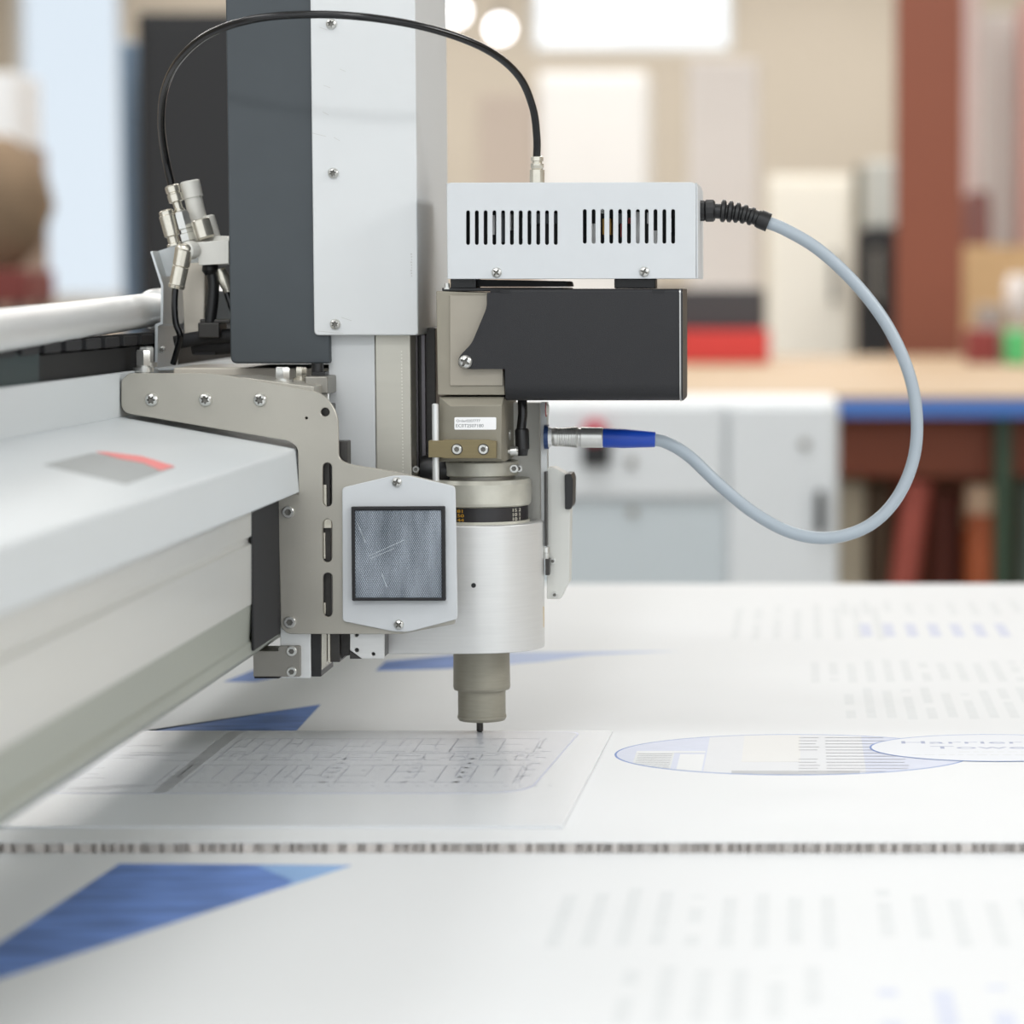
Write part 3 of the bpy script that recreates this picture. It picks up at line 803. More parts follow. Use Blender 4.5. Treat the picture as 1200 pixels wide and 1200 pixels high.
# --- driver box
bx = -.048; bz = .052
hl = [slot(548.4 + 10.28*i, 246.6, 287, 2.2) for i in range(11)] + [slot(685.2 + 10.36*i, 245.2, 285.6, 2.2) for i in range(11)]
mb = MB(); plate(mb, fillet([(523.5, 216, 2), (527, 214, 2), (812, 213.5, 2), (815.5, 217, 2), (815.5, 326.5, 1), (524.5, 327, 1)], 1), hl, bx, .0012)
A0 = P(523.5, 327, bx); A1 = P(815.5, 213.5, bx)
tk = .0012
mb.box(A0.x, A1.x, bx+.0012, bz, A1.z-tk-.0006, A1.z-.0006); mb.box(A0.x, A1.x, bx+.0012, bz, A0.z+.0004, A0.z+.0004+tk)
mb.box(A0.x+.0003, A0.x+.0003+tk, bx+.0012, bz, A0.z+.0006, A1.z-.001); mb.box(A1.x-tk-.0003, A1.x-.0003, bx+.0012, bz, A0.z+.0006, A1.z-.001)
mb.box(A0.x+.001, A1.x-.001, bz-tk, bz, A0.z+.001, A1.z-.001)
bxo = mb.build('driver_box', 'white_pc', hd)
tag(bxo, 'white ventilated box with two rows of slots')
mb = MB(); q0 = P(815.8, 326.5, bx+.0014); q1 = P(817.6, 219, bx+.0014)
mb.prism([(q0.x, q0.z), (q1.x, q0.z), (q1.x, q1.z), (q0.x, q1.z+.003)], bx+.0014, bz); mb.build('box_end_flange', 'white_pc', bxo, .0004)
screw(582, 319.5, bx, 6, 'cross', bxo, .7); screw(755, 318.5, bx, 6, 'cross', bxo, .4)
mb = MB(); mb.pbox(535, 812, 225, 318, -.02, -.0185); mb.build('circuit_board', mat('circuit board dark', (24, 28, 30), .5, 0, .1, 200), bxo)
cols = [((230, 230, 228), 'white'), ((200, 150, 60), 'amber'), ((150, 40, 40), 'red'), ((90, 96, 100), 'grey'), ((60, 60, 60), 'black')]
for (pa, pb, ya, yb, ci) in ((581, 590, 249, 284, 3), (597, 599, 250, 270, 0), (576, 580, 252, 275, 0), (612, 613.5, 255, 280, 0), (621, 655, 250, 262, 3), (692, 698, 262, 290, 0), (706, 716, 256, 275, 1), (704, 708, 246, 250, 0), (722, 735, 250, 262, 3), (727, 732, 262, 278, 2), (736, 740, 255, 262, 2), (744, 750, 248, 290, 0), (758, 762, 249, 262, 0), (763, 770, 270, 290, 0), (782, 786, 255, 272, 0)):
    mb = MB(); mb.pbox(pa, pb, ya, yb, -.034, -.0202); mb.build('component', mat('component ' + cols[ci][1], cols[ci][0], .4), bxo, .0003)
# --- hose with fittings
mb = MB(); p = P(629.5, 214, 0)
mb.stack(P(629.5, 214, 0), P(629.5, 183, 0), [(0, .0043), (.48, .0043), (.5, .0032), (.58, .0038), (.72, .0038), (.74, .0029), (.8, .0029), (.82, .0036), (.97, .0036), (1, .0028)], 20)
mb.build('hose_connector', 'nickel', hd)
FY = .035
hp = [P(629, 186, 0), P(629, 160, -.004), P(624, 125, -.015), P(607, 88, -.035), P(570, 58, -.06), P(510, 35, -.085), P(440, 21.5, -.1), P(370, 17, -.1), P(300, 22, -.09), P(245, 40, -.07), P(210, 70, -.045), P(193, 105, -.015), P(189, 145, .01), P(194, 185, .03), P(201, 216, FY), P(203, 224, FY)]
mb = MB(); mb.tube(hp, .0022, 16, 10); ah = mb.build('air_hose', 'black_gloss', hd)
tag(ah, 'thin glossy black air hose')
# --- signal cable
sy = 0.0
sp_ = [P(820, 247, sy), P(845, 247, sy), P(872, 251, sy), P(901, 261, sy)]
mb = MB(); mb.stack(P(817, 247, sy), P(838, 247, sy), [(0, .0062), (.4, .0062), (.42, .0056), (.5, .0066), (.9, .0066), (1, .0055)], 12)
cpts = smooth(sp_, 10)
mb.tube([P(836, 247, sy), P(872, 251, sy), P(897, 259, sy)], .0044, 16, 6)
for k in range(6):
    c = smooth(sp_, 30)[30 + 3 + k*9]; d = (smooth(sp_, 30)[30 + 6 + k*9] - c).normalized()
    r0 = .0066 - .0003*k
    d2 = (d + Vector((.0, 0, .16))).normalized() if False else d
    mb.lathe([(r0*.8, -.0016), (r0, -.0008), (r0, .0008), (r0*.8, .0016)], c, d2, 18)
e = P(890, 256.5, sy); f = P(901, 261, sy); mb.stack(e, f, [(0, .0056), (1, .0056)], 14)
mb.build('strain_relief', 'black', hd, 0, 2, .5)
cb_ = [P(892, 258, sy), P(920, 269, sy), P(960, 293, sy+.004), P(1003, 333, sy+.008), P(1040, 382, sy+.01), P(1065, 437, sy+.01), P(1074.5, 490, sy+.01), P(1070, 540, sy+.01), P(1050, 585, sy+.008), P(1018, 616, sy+.006), P(975, 630, sy+.004), P(930, 625, sy+.004), P(885, 602, sy+.004), P(843, 568, sy+.002), P(808, 535, sy), P(782, 519, sy), P(764, 515, sy), P(745, 514, sy)]
mb = MB(); mb.tube(cb_, .0037, 18, 10); sc = mb.build('signal_cable', 'cable', hd)
tag(sc, 'grey looping signal cable')
mb = MB(); mb.stack(P(706, 513, sy), P(768, 515, sy), [(0, .0053), (.03, .0057), (.4, .0057), (.98, .0046), (1, .0042)], 24); mb.build('cable_boot', 'blue', sc)
mb = MB()
mb.stack(P(646, 512, sy), P(707, 512.8, sy), [(0, .0048), (.06, .0055), (.1, .0056), (.14, .0052), (.5, .0062), (.52, .0054), (.56, .0054), (.58, .006), (.98, .006), (1, .0055)], 30)
for k in range(9):
    q = P(654 + k*2.7, 512.2, sy); mb.lathe([(.0052 + k*.0001, -.0002), (.0058+k*.0001, 0), (.0052 + k*.0001, .0002)], q, (1, 0, 0), 30)
mb.build('cable_connector', 'zinc', sc)
mb = MB(); mb.stack(P(638, 512, sy), P(643, 512, sy), [(0, .0072), (1, .0072)], 24); mb.build('connector_flange', 'navy', sc)
mb = MB(); mb.stack(P(643, 512, sy), P(647, 512, sy), [(0, .0062), (1, .0055)], 24); mb.build('connector_ring', 'alu', sc)
# --- plates right of the spindle
mb = MB(); q0 = P(585, 752, .018); q1 = P(633, 472, .018)
mb.box(q0.x, q1.x, .018, .03, q0.z, q1.z); mb.build('back_plate', 'ivory', hd, .0004)
q0 = P(633, 614, .0); q1 = P(639.8, 472, .0)
mb = MB(); mb.box(q0.x, q1.x, .006, .0176, q0.z, q1.z); spz = mb.build('side_plate', 'cover', hd, .0004)
mb = MB(); mb.stack(P(639.5, 480, sy), P(643, 480, sy), [(0, .004), (1, .0032)], 20); mb.build('indicator_lens', 'ivory', spz)
mb = MB(); mb.lathe([(.0044, 0), (.0044, .0005)], P(639.6, 480, sy), (1, 0, 0), 20); mb.build('indicator_ring', 'red_led', spz)
mb = MB(); mb.pprism(fillet([(640.5, 549, 1), (648, 547.5, 3), (664, 556, 4), (668, 600, 1), (667, 683, 2), (662, 690, 2), (657, 702, 2), (641, 702, 1)], 1), .008, .028)
gd = mb.build('guard_plate', mat('guard paint', (208, 208, 202), .5, .1, .02, 40), hd, .0006)
mb = MB(); mb.pprism(fillet([(661.5, 556), (669, 555), (671.5, 562, 2), (671, 592, 2), (669, 597), (662, 597)], 2), .004, .03); mb.build('latch_grip', 'black', gd, .0006)
screw(647.5, 657.5, .008, 3.8, 'socket', gd); screw(650, 697, .008, 3.8, 'socket', gd)
mb = MB(); mb.pbox(638, 640.4, 553, 640, -.002, .012); mb.pbox(639, 643.6, 655, 674, -.002, .006); mb.build('latch_rail', 'dark', gd)
mb = MB(); mb.stack(P(640, 655, .0), P(640, 641, .0), [(0, .0016), (.5, .0018), (.55, .0024), (1, .0022)], 14); mb.build('latch_pin', 'zinc', gd)
# black lead under the motor
mb = MB(); mb.tube([P(612, 466, -.012), P(612.5, 485, -.013), P(611, 500, -.013), P(610, 507, -.013)], .0028, 14, 6); bl = mb.build('motor_lead', 'black_gloss', hd)
mb = MB(); mb.stack(P(611.5, 502, -.013), P(612.5, 534, -.013), [(0, .0034), (.08, .0041), (.75, .0041), (.8, .0034), (1, .0028)], 20); mb.build('lead_plug', 'black', bl)
# --- pneumatic valve cluster on its bracket
VY = .03
mb = MB()
prof = [(176, 295), (178.5, 294), (191.5, 334), (191, 380), (185, 382), (184.5, 434), (181, 434), (181.5, 380), (188, 377.5), (188.5, 335)]
mb.pprism(prof, VY, VY+.06)
q0 = P(184.6, 434, VY); mb.box(q0.x, q0.x+.03, VY, VY+.06, q0.z, q0.z+.0012)
vbk = mb.build('valve_bracket', 'beam_cover', hd, .0003)
mb = MB(); mb.pprism([(180, 296), (207, 287), (232, 283), (232, 318), (190, 325), (187.5, 315)], VY+.018, VY+.0195); mb.build('bracket_flap', 'beam_cover', vbk)
screw(190, 410, VY+.004, 4.6, 'pan', vbk)
mb = MB(); mb.pprism(fillet([(229, 284), (268, 281), (268, 309), (233, 311)], 1.5), VY-.012, VY+.03); mb.pprism(fillet([(246, 285), (252, 277), (262, 276), (272, 281), (272, 290)], 2), VY, VY+.02)
vm = mb.build('valve_manifold', 'ivory', hd, .0012)
mb = MB(); mb.pprism(fillet([(212, 308), (241, 308), (239, 396), (216, 396)], 3), VY+.012, VY+.045); mb.build('valve_body', 'cream', vm, .002)
mb = MB(); mb.pbox(240, 272, 341, 376, VY+.04, VY+.06); mb.build('grey_cover', 'beam_cover', vm, .001)
def fit(a, b, prof, m, name, n=20, Y=VY, par=None):
    k = S(Y)*1.12; mb = MB(); mb.stack(P(a[0], a[1], Y), P(b[0], b[1], Y), [(f, r*k) for f, r in prof], n)
    return mb.build(name, m, par or vm)
fit((222, 212), (238, 284), [(0, 9), (.02, 10.4), (.27, 10.4), (.28, 9.2), (1, 9.4)], 'ivory', 'silencer', 20, VY+.012)
fit((201, 217), (207, 237), [(0, 6), (.08, 7.6), (.4, 7.6), (.44, 6.6), (.5, 6.6), (.54, 7.6), (.95, 7.6), (1, 6)], 'nickel', 'push_fitting', 20, FY)
fit((206, 234), (213, 256), [(0, 4.6), (.5, 4.6), (.52, 6), (1, 6)], 'nickel', 'fitting_neck', 16, FY)
fit((212, 247), (223, 288), [(0, 5), (.03, 7), (.12, 8), (.5, 8), (.53, 6.4), (.62, 6.4), (.65, 8.4), (.85, 8.4), (.87, 6.5), (1, 6.5)], 'zinc', 'push_fitting', 6, VY)
fit((194, 246), (205, 288), [(0, 5.5), (.04, 7.4), (.14, 7.4), (.16, 8.4), (.72, 8), (.75, 6), (.92, 6), (.94, 8), (1, 8)], 'nickel', 'push_fitting', 20, VY)
fit((234, 257), (241, 280), [(0, 8), (.06, 10), (.9, 10), (1, 8)], 'nickel', 'push_fitting', 24, VY-.002)
fit((242, 253), (250, 282), [(0, 6), (.05, 8), (.7, 8.5), (1, 8.5)], 'ivory', 'port_plug', 20, VY+.012)
mb = MB(); mb.lathe([(.0046, -.002), (.0054, 0), (.0054, .004), (.004, .006)], P(226, 293, VY-.012), (-.6, -.7, -.1), 20); mb.build('elbow_collar', 'ivory', vm)
mb = MB(); mb.ball(P(216, 292, VY-.016), 9*S(VY), 1.25, 1, .8, 20); mb.build('elbow_ball', 'nickel', vm)
fit((216, 292), (206.5, 338), [(0, 8), (.03, 9.6), (.42, 8.8), (.44, 8.0), (.46, 8.6), (.9, 8.2), (.92, 8.9), (1, 8)], 'nickel', 'elbow_fitting', 20, VY-.016)
vy = VY-.014
mb = MB(); mb.tube([P(206, 334, vy), P(204.5, 355, vy), P(206, 378, vy), P(211, 393, vy), P(209, 405, vy+.005), P(203, 426, vy+.01)], .0019, 12, 6); mb.build('thin_air_tube', 'black_gloss', vm)
mb = MB(); mb.tube([P(246, 308, VY), P(250, 330, VY), P(249.5, 352, VY), P(246, 378, VY)], .0034, 14, 6); mb.stack(P(246, 309, VY), P(247, 322, VY), [(0, .0045), (.6, .005), (1, .0035)], 16); mb.build('thick_air_tube', 'black', vm)
mb = MB(); mb.pbox(232, 257, 378, 396, VY-.004, VY+.02); mb.pbox(234, 270, 374, 379, VY-.002, VY+.02); mb.build('tube_socket', 'dark', vm, .0008)
fit((258, 315), (268, 342), [(0, 5), (.5, 7), (1, 5)], 'nickel', 'push_fitting', 18, VY)
mb = MB(); mb.tube([P(264, 338, VY), P(272, 362, VY), P(280, 380, VY)], .0018, 10, 6); mb.build('thin_air_tube', 'black_gloss', vm)
mb = MB(); mb.tube([P(205, 402, VY), P(228, 397, VY+.004), P(250, 395, VY+.006), P(285, 392, VY+.006)], .0042, 14, 6); mb.tube([P(226, 404, VY+.012), P(255, 404, VY+.012), P(290, 402, VY+.012)], .006, 14, 4); mb.pbox(228, 252, 404, 416, VY+.008, VY+.03); mb.build('black_hose_bundle', 'rubber', vm)
hexbolt(168, 436, -.03, 9, 26, hd, 'zinc', 'bracket_bolt'); hexbolt(172, 430, .0, 9, 24, hd, 'zinc', 'bracket_bolt')

# ================================================================== BACKGROUND
FLOOR = -0.86
def stand(px0, px1, py0, D):
    """left x, right x, top z for something seen at distance D from the camera"""
    Y = D - D0; a = P(px0, py0, Y); b = P(px1, py0, Y); return a.x, b.x, a.z, Y
def bm_(name, c, r=.6, v=.03, s=3): return mat(name, c, r, 0, v, s)
# --- room
def struct(name, mb, m):
    o = mb.build(name, m, None, 0, 2, .6, (0, 0, 0)); o['kind'] = 'structure'; return o
RX0, RX1, RYB, RYF, CEIL = -8.0, 5.0, 21.0, -4.0, 3.3
bm_wall = mat('beige wall', (198, 188, 173), .8, 0, .03, 1.2)
struct('floor', MB().box(RX0, RX1, RYF, RYB, FLOOR-.1, FLOOR), mat('grey concrete', (150, 146, 140), .6, 0, .06, 1.5))
struct('ceiling', MB().box(RX0, RX1, RYF, RYB, CEIL, CEIL+.1), mat('white ceiling', (232, 230, 226), .8, 0, .02, 1))
DW = RYB + D0
w1 = (P(22, 352, RYB), P(142, -90, RYB)); w2 = (P(622, 60, RYB), P(858, -90, RYB))
mbw = MB()
segs = [(RX0, w1[0].x, FLOOR, CEIL), (w1[0].x, w1[1].x, FLOOR, w1[0].z), (w1[0].x, w1[1].x, w1[1].z, CEIL),
        (w1[1].x, w2[0].x, FLOOR, CEIL), (w2[0].x, w2[1].x, FLOOR, w2[0].z), (w2[0].x, w2[1].x, w2[1].z, CEIL), (w2[1].x, RX1, FLOOR, CEIL)]
for x0, x1, z0, z1 in segs: mbw.box(x0, x1, RYB, RYB+.2, z0, z1)
struct('wall_back', mbw, bm_wall)
struct('wall_left', MB().box(RX0-.2, RX0, RYF, RYB, FLOOR, CEIL), bm_wall)
struct('wall_right', MB().box(RX1, RX1+.2, RYF, RYB, FLOOR, CEIL), bm_wall)
def tinted():
    m = M['glass'].copy(); m.name = 'tinted window glass'
    m.node_tree.nodes['Transparent BSDF'].inputs['Color'].default_value = (.78, .81, .84, 1)
    return m
M['glass_blue'] = tinted()
def window(name, a, b, nx, nz, blue):
    mb = MB(); f = .05
    mb.box(a.x, b.x, RYB+.05, RYB+.12, a.z, a.z+f); mb.box(a.x, b.x, RYB+.05, RYB+.12, b.z-f, b.z)
    for i in range(nx+1):
        x = a.x + (b.x-a.x-f)*i/nx; mb.box(x, x+f, RYB+.051, RYB+.119, a.z, b.z)
    for i in range(1, nz):
        z = a.z + (b.z-a.z-f)*i/nz; mb.box(a.x, b.x, RYB+.052, RYB+.118, z, z+f)
    o = struct(name, mb, mat('window frame white', (225, 228, 230), .5))
    g = MB().box(a.x+.01, b.x-.01, RYB+.08, RYB+.086, a.z+.01, b.z-.01).build('pane', 'glass_blue' if blue else 'glass', o)
window('window_1', w1[0], w1[1], 1, 1, True)
window('window_2', w2[0], w2[1], 1, 1, False)

# --- control cabinet behind the table
x0, x1, zt_, Y = stand(560, 984, 470, 5.5)
xs = stand(852, 0, 470, 5.5)[0]
cab = thing('machine_cabinet', 'pale grey machine cabinet behind the table with a red stop button and black door handle', 'cabinet', ((x0+x1)/2, Y+.3, FLOOR))
cg = mat('cabinet grey', (222, 226, 228), .5, 0, .01, 5)
mb = MB(); mb.box(x0, x1, Y+.02, Y+.33, FLOOR, zt_); mb.build('cabinet_body', cg, cab, .015, 3)
def cpx(px, py): v = P(px, py, Y); return v
mb = MB(); a = cpx(562, 582); b = cpx(848, 476); mb.box(a.x, b.x, Y, Y+.019, a.z, b.z); mb.build('upper_panel', cg, cab, .004)
mb = MB(); a = cpx(562, 588); b = cpx(848, 586); mb.box(a.x, b.x, Y+.012, Y+.0195, FLOOR+.05, a.z); lpn = mb.build('lower_panel', mat('cabinet blue grey', (198, 207, 211), .5, 0, .01, 5), cab, .003)
mb = MB(); a = cpx(854, 700); b = cpx(981, 476); mb.box(a.x, b.x, Y, Y+.019, FLOOR+.05, b.z); dr_ = mb.build('door', cg, cab, .006)
mb = MB(); a = cpx(956, 624); b = cpx(966, 574); mb.box(a.x, b.x, Y-.035, Y-.001, a.z, b.z); mb.build('handle', 'black', dr_, .005)
mb = MB(); q = cpx(943, 520); mb.lathe([(.009, 0), (.009, .006), (.006, .008)], q, (0, -1, 0), 16); mb.build('lock', 'steel_dark', dr_)
mb = MB(); a = cpx(683, 546); b = cpx(715, 514); mb.box(a.x, b.x, Y-.02, Y-.0005, a.z, b.z); eb = mb.build('stop_button_base', 'black', cab, .004)
mb = MB(); q = cpx(698, 505); mb.lathe([(.014, 0), (.014, .02), (.022, .022), (.022, .035), (.015, .042)], q, (0, -1, 0), 20); mb.build('stop_button', mat('stop button red', (190, 50, 70), .4), cab)
mb = MB(); q = cpx(740, 541); mb.lathe([(.009, 0), (.009, .008), (.006, .01)], q, (0, -1, 0), 16); mb.build('round_lock', 'steel_dark', cab)
mb = MB(); q = cpx(741, 600); mb.lathe([(.009, 0), (.009, .006)], q + Vector((0, .011, 0)), (0, -1, 0), 16); mb.build('round_lock', 'steel_dark', cab)

# --- workbench
x0, x1, zt_, Y = stand(800, 1330, 464, 6.3)
x0 = stand(640, 0, 464, 6.3)[0]
YB = T(935, 417, zt_).y
wb = thing('workbench', 'wide wooden topped workbench with a blue front edge and green legs', 'workbench', ((x0+x1)/2, Y+.5, FLOOR))
mb = MB(); mb.box(x0, x1, Y, YB, zt_-.006, zt_); mb.build('bench_top', mat('light maple', (176, 152, 122), .45, 0, .06, 6, 0, None, (1, 8, 1)), wb)
zz2 = P(0, 489, Y).z
mb = MB(); mb.box(x0, x1, Y, Y+.04, zz2, zt_-.007); mb.build('front_edge', mat('blue edging', (72, 120, 196), .5), wb, .003)
mb = MB(); a = P(0, 562, Y); mb.box(x0, x1, Y+.12, Y+.15, a.z, zz2+.01); mb.build('apron', mat('red brown wood', (128, 62, 34), .6, 0, .08, 8), wb)
mb = MB(); mb.box(x0, x1, Y+.9, Y+.93, FLOOR+.02, a.z+.02); mb.build('back_panel', mat('brown panel', (118, 72, 54), .7, 0, .08, 4), wb)
lg = mat('dark green enamel', (40, 66, 44), .5)
for px in (645, 1178):
    for yy in (Y+.05, YB-.12):
        q = P(px, 500, Y); mb = MB(); mb.box(q.x-.018, q.x+.018, yy, yy+.05, FLOOR, zz2); mb.build('leg', lg, wb, .003)
mb = MB(); mb.box(x0, x1, Y+.16, Y+.85, FLOOR+.12, FLOOR+.14); mb.build('shelf', mat('shelf brown', (104, 70, 52), .7), wb)
SHF = FLOOR+.1405
def shelf_box(px0, px1, py0, D, name, col, label, cat, depth=.25, bev=.01, tall=None):
    a0, a1, zt2, yy = stand(px0, px1, py0, D)
    mb = MB(); mb.box(a0, a1, yy, yy+depth, SHF, zt2)
    o = mb.build(name, mat(label[:40], col, .65, 0, .06, 8), None, bev); return tag(o, label, cat)
shelf_box(975, 1015, 563, 6.55, 'storage_box', (190, 180, 158), 'beige carton on the shelf under the bench beside the grey cabinet', 'box', .2)
shelf_box(1018, 1044, 566, 6.6, 'storage_box', (112, 92, 72), 'dark tan carton under the bench, second from the grey cabinet', 'box', .2)
def rolls(px0, py0, px1, D, rpx, name, col, label, zend=None):
    Y_ = D - D0; a = P(px0, py0, Y_); k = D/F; r = rpx*k
    b = Vector((P(px1, 700, Y_).x, Y_+.05, SHF+r*.6))
    mb = MB(); mb.cyl(b, a, r, n=24); return tag(mb.build(name, mat(label[:40], col, .6, 0, .05, 10)), label, 'roll')
rolls(1076, 563, 1035, 6.45, 17, 'paper_roll', (170, 84, 72), 'dusty red leaning roll under the bench')
rolls(1108, 575, 1104, 6.6, 20, 'paper_roll', (104, 48, 34), 'dark brown upright roll under the bench')
def bottle(px, pyt, pyb_cap, D, rpx, name, cols_, label):
    Y_ = D - D0; k = D/F; q = P(px, pyt, Y_); r = rpx*k
    o = thing(name, label, 'jar', (q.x, Y_, SHF))
    zc = P(px, pyb_cap, Y_).z
    mb = MB(); mb.lathe([(r*.9, SHF+.0005), (r, SHF+.01), (r, zc-.02), (r*.8, zc)], (q.x, Y_, 0), (0, 0, 1), 24); mb.build('jar_body', mat(name + ' body', cols_[0], .5), o)
    mb = MB(); mb.lathe([(r*1.05, zc-.012), (r*1.05, q.z-.004), (r*.9, q.z)], (q.x, Y_, 0), (0, 0, 1), 24); mb.build('lid', mat(name + ' lid', cols_[1], .5), o)
bottle(1150, 567, 594, 6.5, 18, 'paint_jar', ((178, 92, 52), (222, 190, 160)), 'orange jar with a cream lid beside the green bench leg')
bottle(1124, 590, 610, 6.75, 13, 'paint_jar', ((120, 84, 74), (150, 130, 124)), 'brown jar with a grey lid between brown roll and orange jar')
shelf_box(1195, 1240, 560, 6.5, 'storage_box', (96, 112, 100), 'grey green carton right of the green bench leg', 'box', .2)

# --- things standing on the bench
BT = zt_
def on_bench(px0, px1, py0, D, name, col, label, cat, depth=.3, z0=None, rough=.6, bev=.008):
    a0, a1, z1, yy = stand(px0, px1, py0, D)
    mb = MB(); mb.box(a0, a1, yy, yy+depth, (BT+.0005) if z0 is None else z0, z1)
    o = mb.build(name, mat(label[:40], col, rough, 0, .04, 6), None, bev); return tag(o, label, cat), z1
_, zr = on_bench(740, 901, 387, 8.9, 'red_crate', (206, 60, 56), 'bright red crate on the bench under the dark case', 'crate', .35)
on_bench(740, 896, 338, 8.95, 'equipment_case', (62, 62, 66), 'dark grey case stacked on the red crate', 'case', .3, zr+.0005)
on_bench(1134, 1172, 386, 8.9, 'storage_box', (136, 52, 50), 'dark red box on the bench right of the brown post', 'box', .2)
on_bench(1180, 1206, 388, 8.8, 'green_tub', (88, 190, 116), 'bright green tub on the bench at the far right', 'tub', .2)
on_bench(1146, 1178, 358, 9.2, 'grey_tin', (160, 150, 144), 'grey tin on the bench behind the dark red box', 'tin', .15)
# --- floor-standing background
def upright(px0, px1, py0, D, depth, name, col, label, cat, rough=.6, z0=None, bev=.01, parts=None):
    a0, a1, z1, yy = stand(px0, px1, py0, D)
    zb_ = FLOOR if z0 is None else z0
    o = thing(name, label, cat, ((a0+a1)/2, yy+depth/2, zb_))
    mb = MB(); mb.box(a0, a1, yy, yy+depth, zb_+.0005, z1); mb.build('body', mat(label[:40], col, rough, 0, .03, 2), o, bev)
    return o, a0, a1, yy, z1
# steel post: I-section
a0, a1, z1, yy = stand(1052, 1130, 0, 10.2)
mb = MB(); w = a1-a0; t_ = .018
po = thing('steel_post', 'red brown steel roof post rising behind the bench', 'post', ((a0+a1)/2, yy+.1, FLOOR))
mb.box(a0, a1, yy, yy+t_, FLOOR+.012, CEIL-.001); mb.box(a0, a1, yy+w-t_, yy+w, FLOOR+.012, CEIL-.001); mb.box((a0+a1)/2-.008, (a0+a1)/2+.008, yy+t_, yy+w-t_, FLOOR+.012, CEIL-.001)
mb.build('post_section', mat('red oxide paint', (140, 78, 56), .55, 0, .04, 2), po)
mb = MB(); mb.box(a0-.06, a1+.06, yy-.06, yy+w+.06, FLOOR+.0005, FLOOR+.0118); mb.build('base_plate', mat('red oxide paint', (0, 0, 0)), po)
def cabinet_like(px0, px1, py0, D, depth, name, col, label, cat, handle=True):
    o, x0_, x1_, y_, z1_ = upright(px0, px1, py0, D, depth, name, col, label, cat)
    mb = MB(); mb.box(x0_+.02, x1_-.02, y_-.02, y_-.0005, FLOOR+.08, z1_-.03); d = mb.build('door', mat(label[:40], col), o, .006)
    if handle:
        mb = MB(); mb.box(x1_-.09, x1_-.065, y_-.05, y_-.0205, .2, .4); mb.build('handle', 'steel_dark', d, .004)
    return o
cabinet_like(900, 1000, 205, 12.0, .5, 'tall_cupboard', (248, 244, 232), 'cream tall cupboard left of the black locker and brown post', 'cupboard')
cabinet_like(1004, 1052, 268, 11.4, .4, 'locker', (28, 28, 30), 'narrow black locker left of the brown post', 'locker')
lk = stand(1004, 1052, 268, 11.4)
a0, a1, z1, yy = stand(1014, 1054, 188, 11.5)
mb = MB(); mb.box(a0, a1, yy, yy+.25, lk[2]+.001, z1); tag(mb.build('paper_pack', mat('pack grey', (196, 198, 192), .6), None, .02), 'pale grey pack standing on the black locker', 'pack')
a0, a1, z1, yy = stand(1002, 1012, 195, 11.5)
mb = MB(); mb.cyl((a0+.012, yy+.05, lk[2]+.001), (a0+.012, yy+.05, z1), .013, n=16); tag(mb.build('dark_tube', mat('tube dark green', (70, 76, 64), .6)), 'thin dark green tube standing on the black locker', 'tube')
cabinet_like(630, 757, 84, 15.0, .6, 'tall_cupboard', (250, 249, 247), 'white tall cupboard seen above the ventilated box', 'cupboard')
upright(806, 888, 70, 13.5, .35, 'wrapped_pallet', (230, 225, 221), 'tall grey wrapped pallet load between the two tall cupboards', 'load')
upright(560, 626, 110, 17.0, .5, 'wrapped_pallet', (204, 190, 178), 'tall dusky beige load left of the white cupboard', 'load')
# right of the post
upright(1150, 1196, 15, 13.0, .4, 'white_rack', (222, 222, 218), 'tall white panel right of the brown post', 'panel')
upright(1131, 1149, -30, 12.6, .3, 'pink_banner', (206, 184, 180), 'narrow dusty pink panel close against the brown post', 'panel')
upright(1199, 1260, 0, 12.6, .4, 'rose_panel', (206, 160, 150), 'rose coloured panel at the right edge', 'panel')
o_, x0_, x1_, yy, z1 = upright(1128, 1240, 288, 11.6, .5, 'cardboard_carton', (214, 178, 132), 'large tan cardboard carton right of the brown post', 'carton')
mb = MB(); mb.box((x0_+x1_)/2-.04, (x0_+x1_)/2+.04, yy-.001, yy+.5, z1, z1+.001); mb.build('tape', mat('parcel tape', (200, 160, 120), .4), o_)
a0, a1, z2, y2 = stand(1130, 1162, 222, 11.7)
mb = MB(); mb.prism(fillet([(a0, z1+.001, 0), (a1, z1+.001, 0), (a1-.005, z2, .03), (a0+.005, z2-.01, .03)], .01), y2, y2+.2); tag(mb.build('folded_cloth', mat('maroon cloth', (132, 92, 88), .9), None, .01), 'maroon folded cloth on the tan carton', 'cloth')
a0, a1, z2, y2 = stand(1178, 1210, 322, 9.3)
mb = MB(); r = (a1-a0)/2; mb.lathe([(r*.5, BT+.001), (r*.55, z2-.13), (r, z2-.1), (r, z2-.02), (r*.7, z2)], ((a0+a1)/2, y2, 0), (0, 0, 1), 24)
tag(mb.build('white_pot', mat('white pot', (232, 224, 220), .5)), 'white rounded pot on the bench behind the green tub', 'pot')
# left: dark display cabinet, frame, brown sacks
o_, x0_, x1_, yy, z1 = upright(160, 330, 14, 7.0, .5, 'black_locker_unit', (26, 26, 28), 'tall black cabinet behind the column at left', 'cabinet', .55)
mb = MB(); mb.box(x0_+.02, x1_-.02, yy-.018, yy-.0005, FLOOR+.1, z1-.02); mb.build('door', mat('door charcoal', (27, 27, 29), .5), o_, .005)
o_, x0_, x1_, yy, z1 = upright(139, 159, 48, 7.4, .1, 'blue_panel', (112, 134, 156), 'narrow steel blue upright panel beside the tall black cabinet', 'panel', .4)
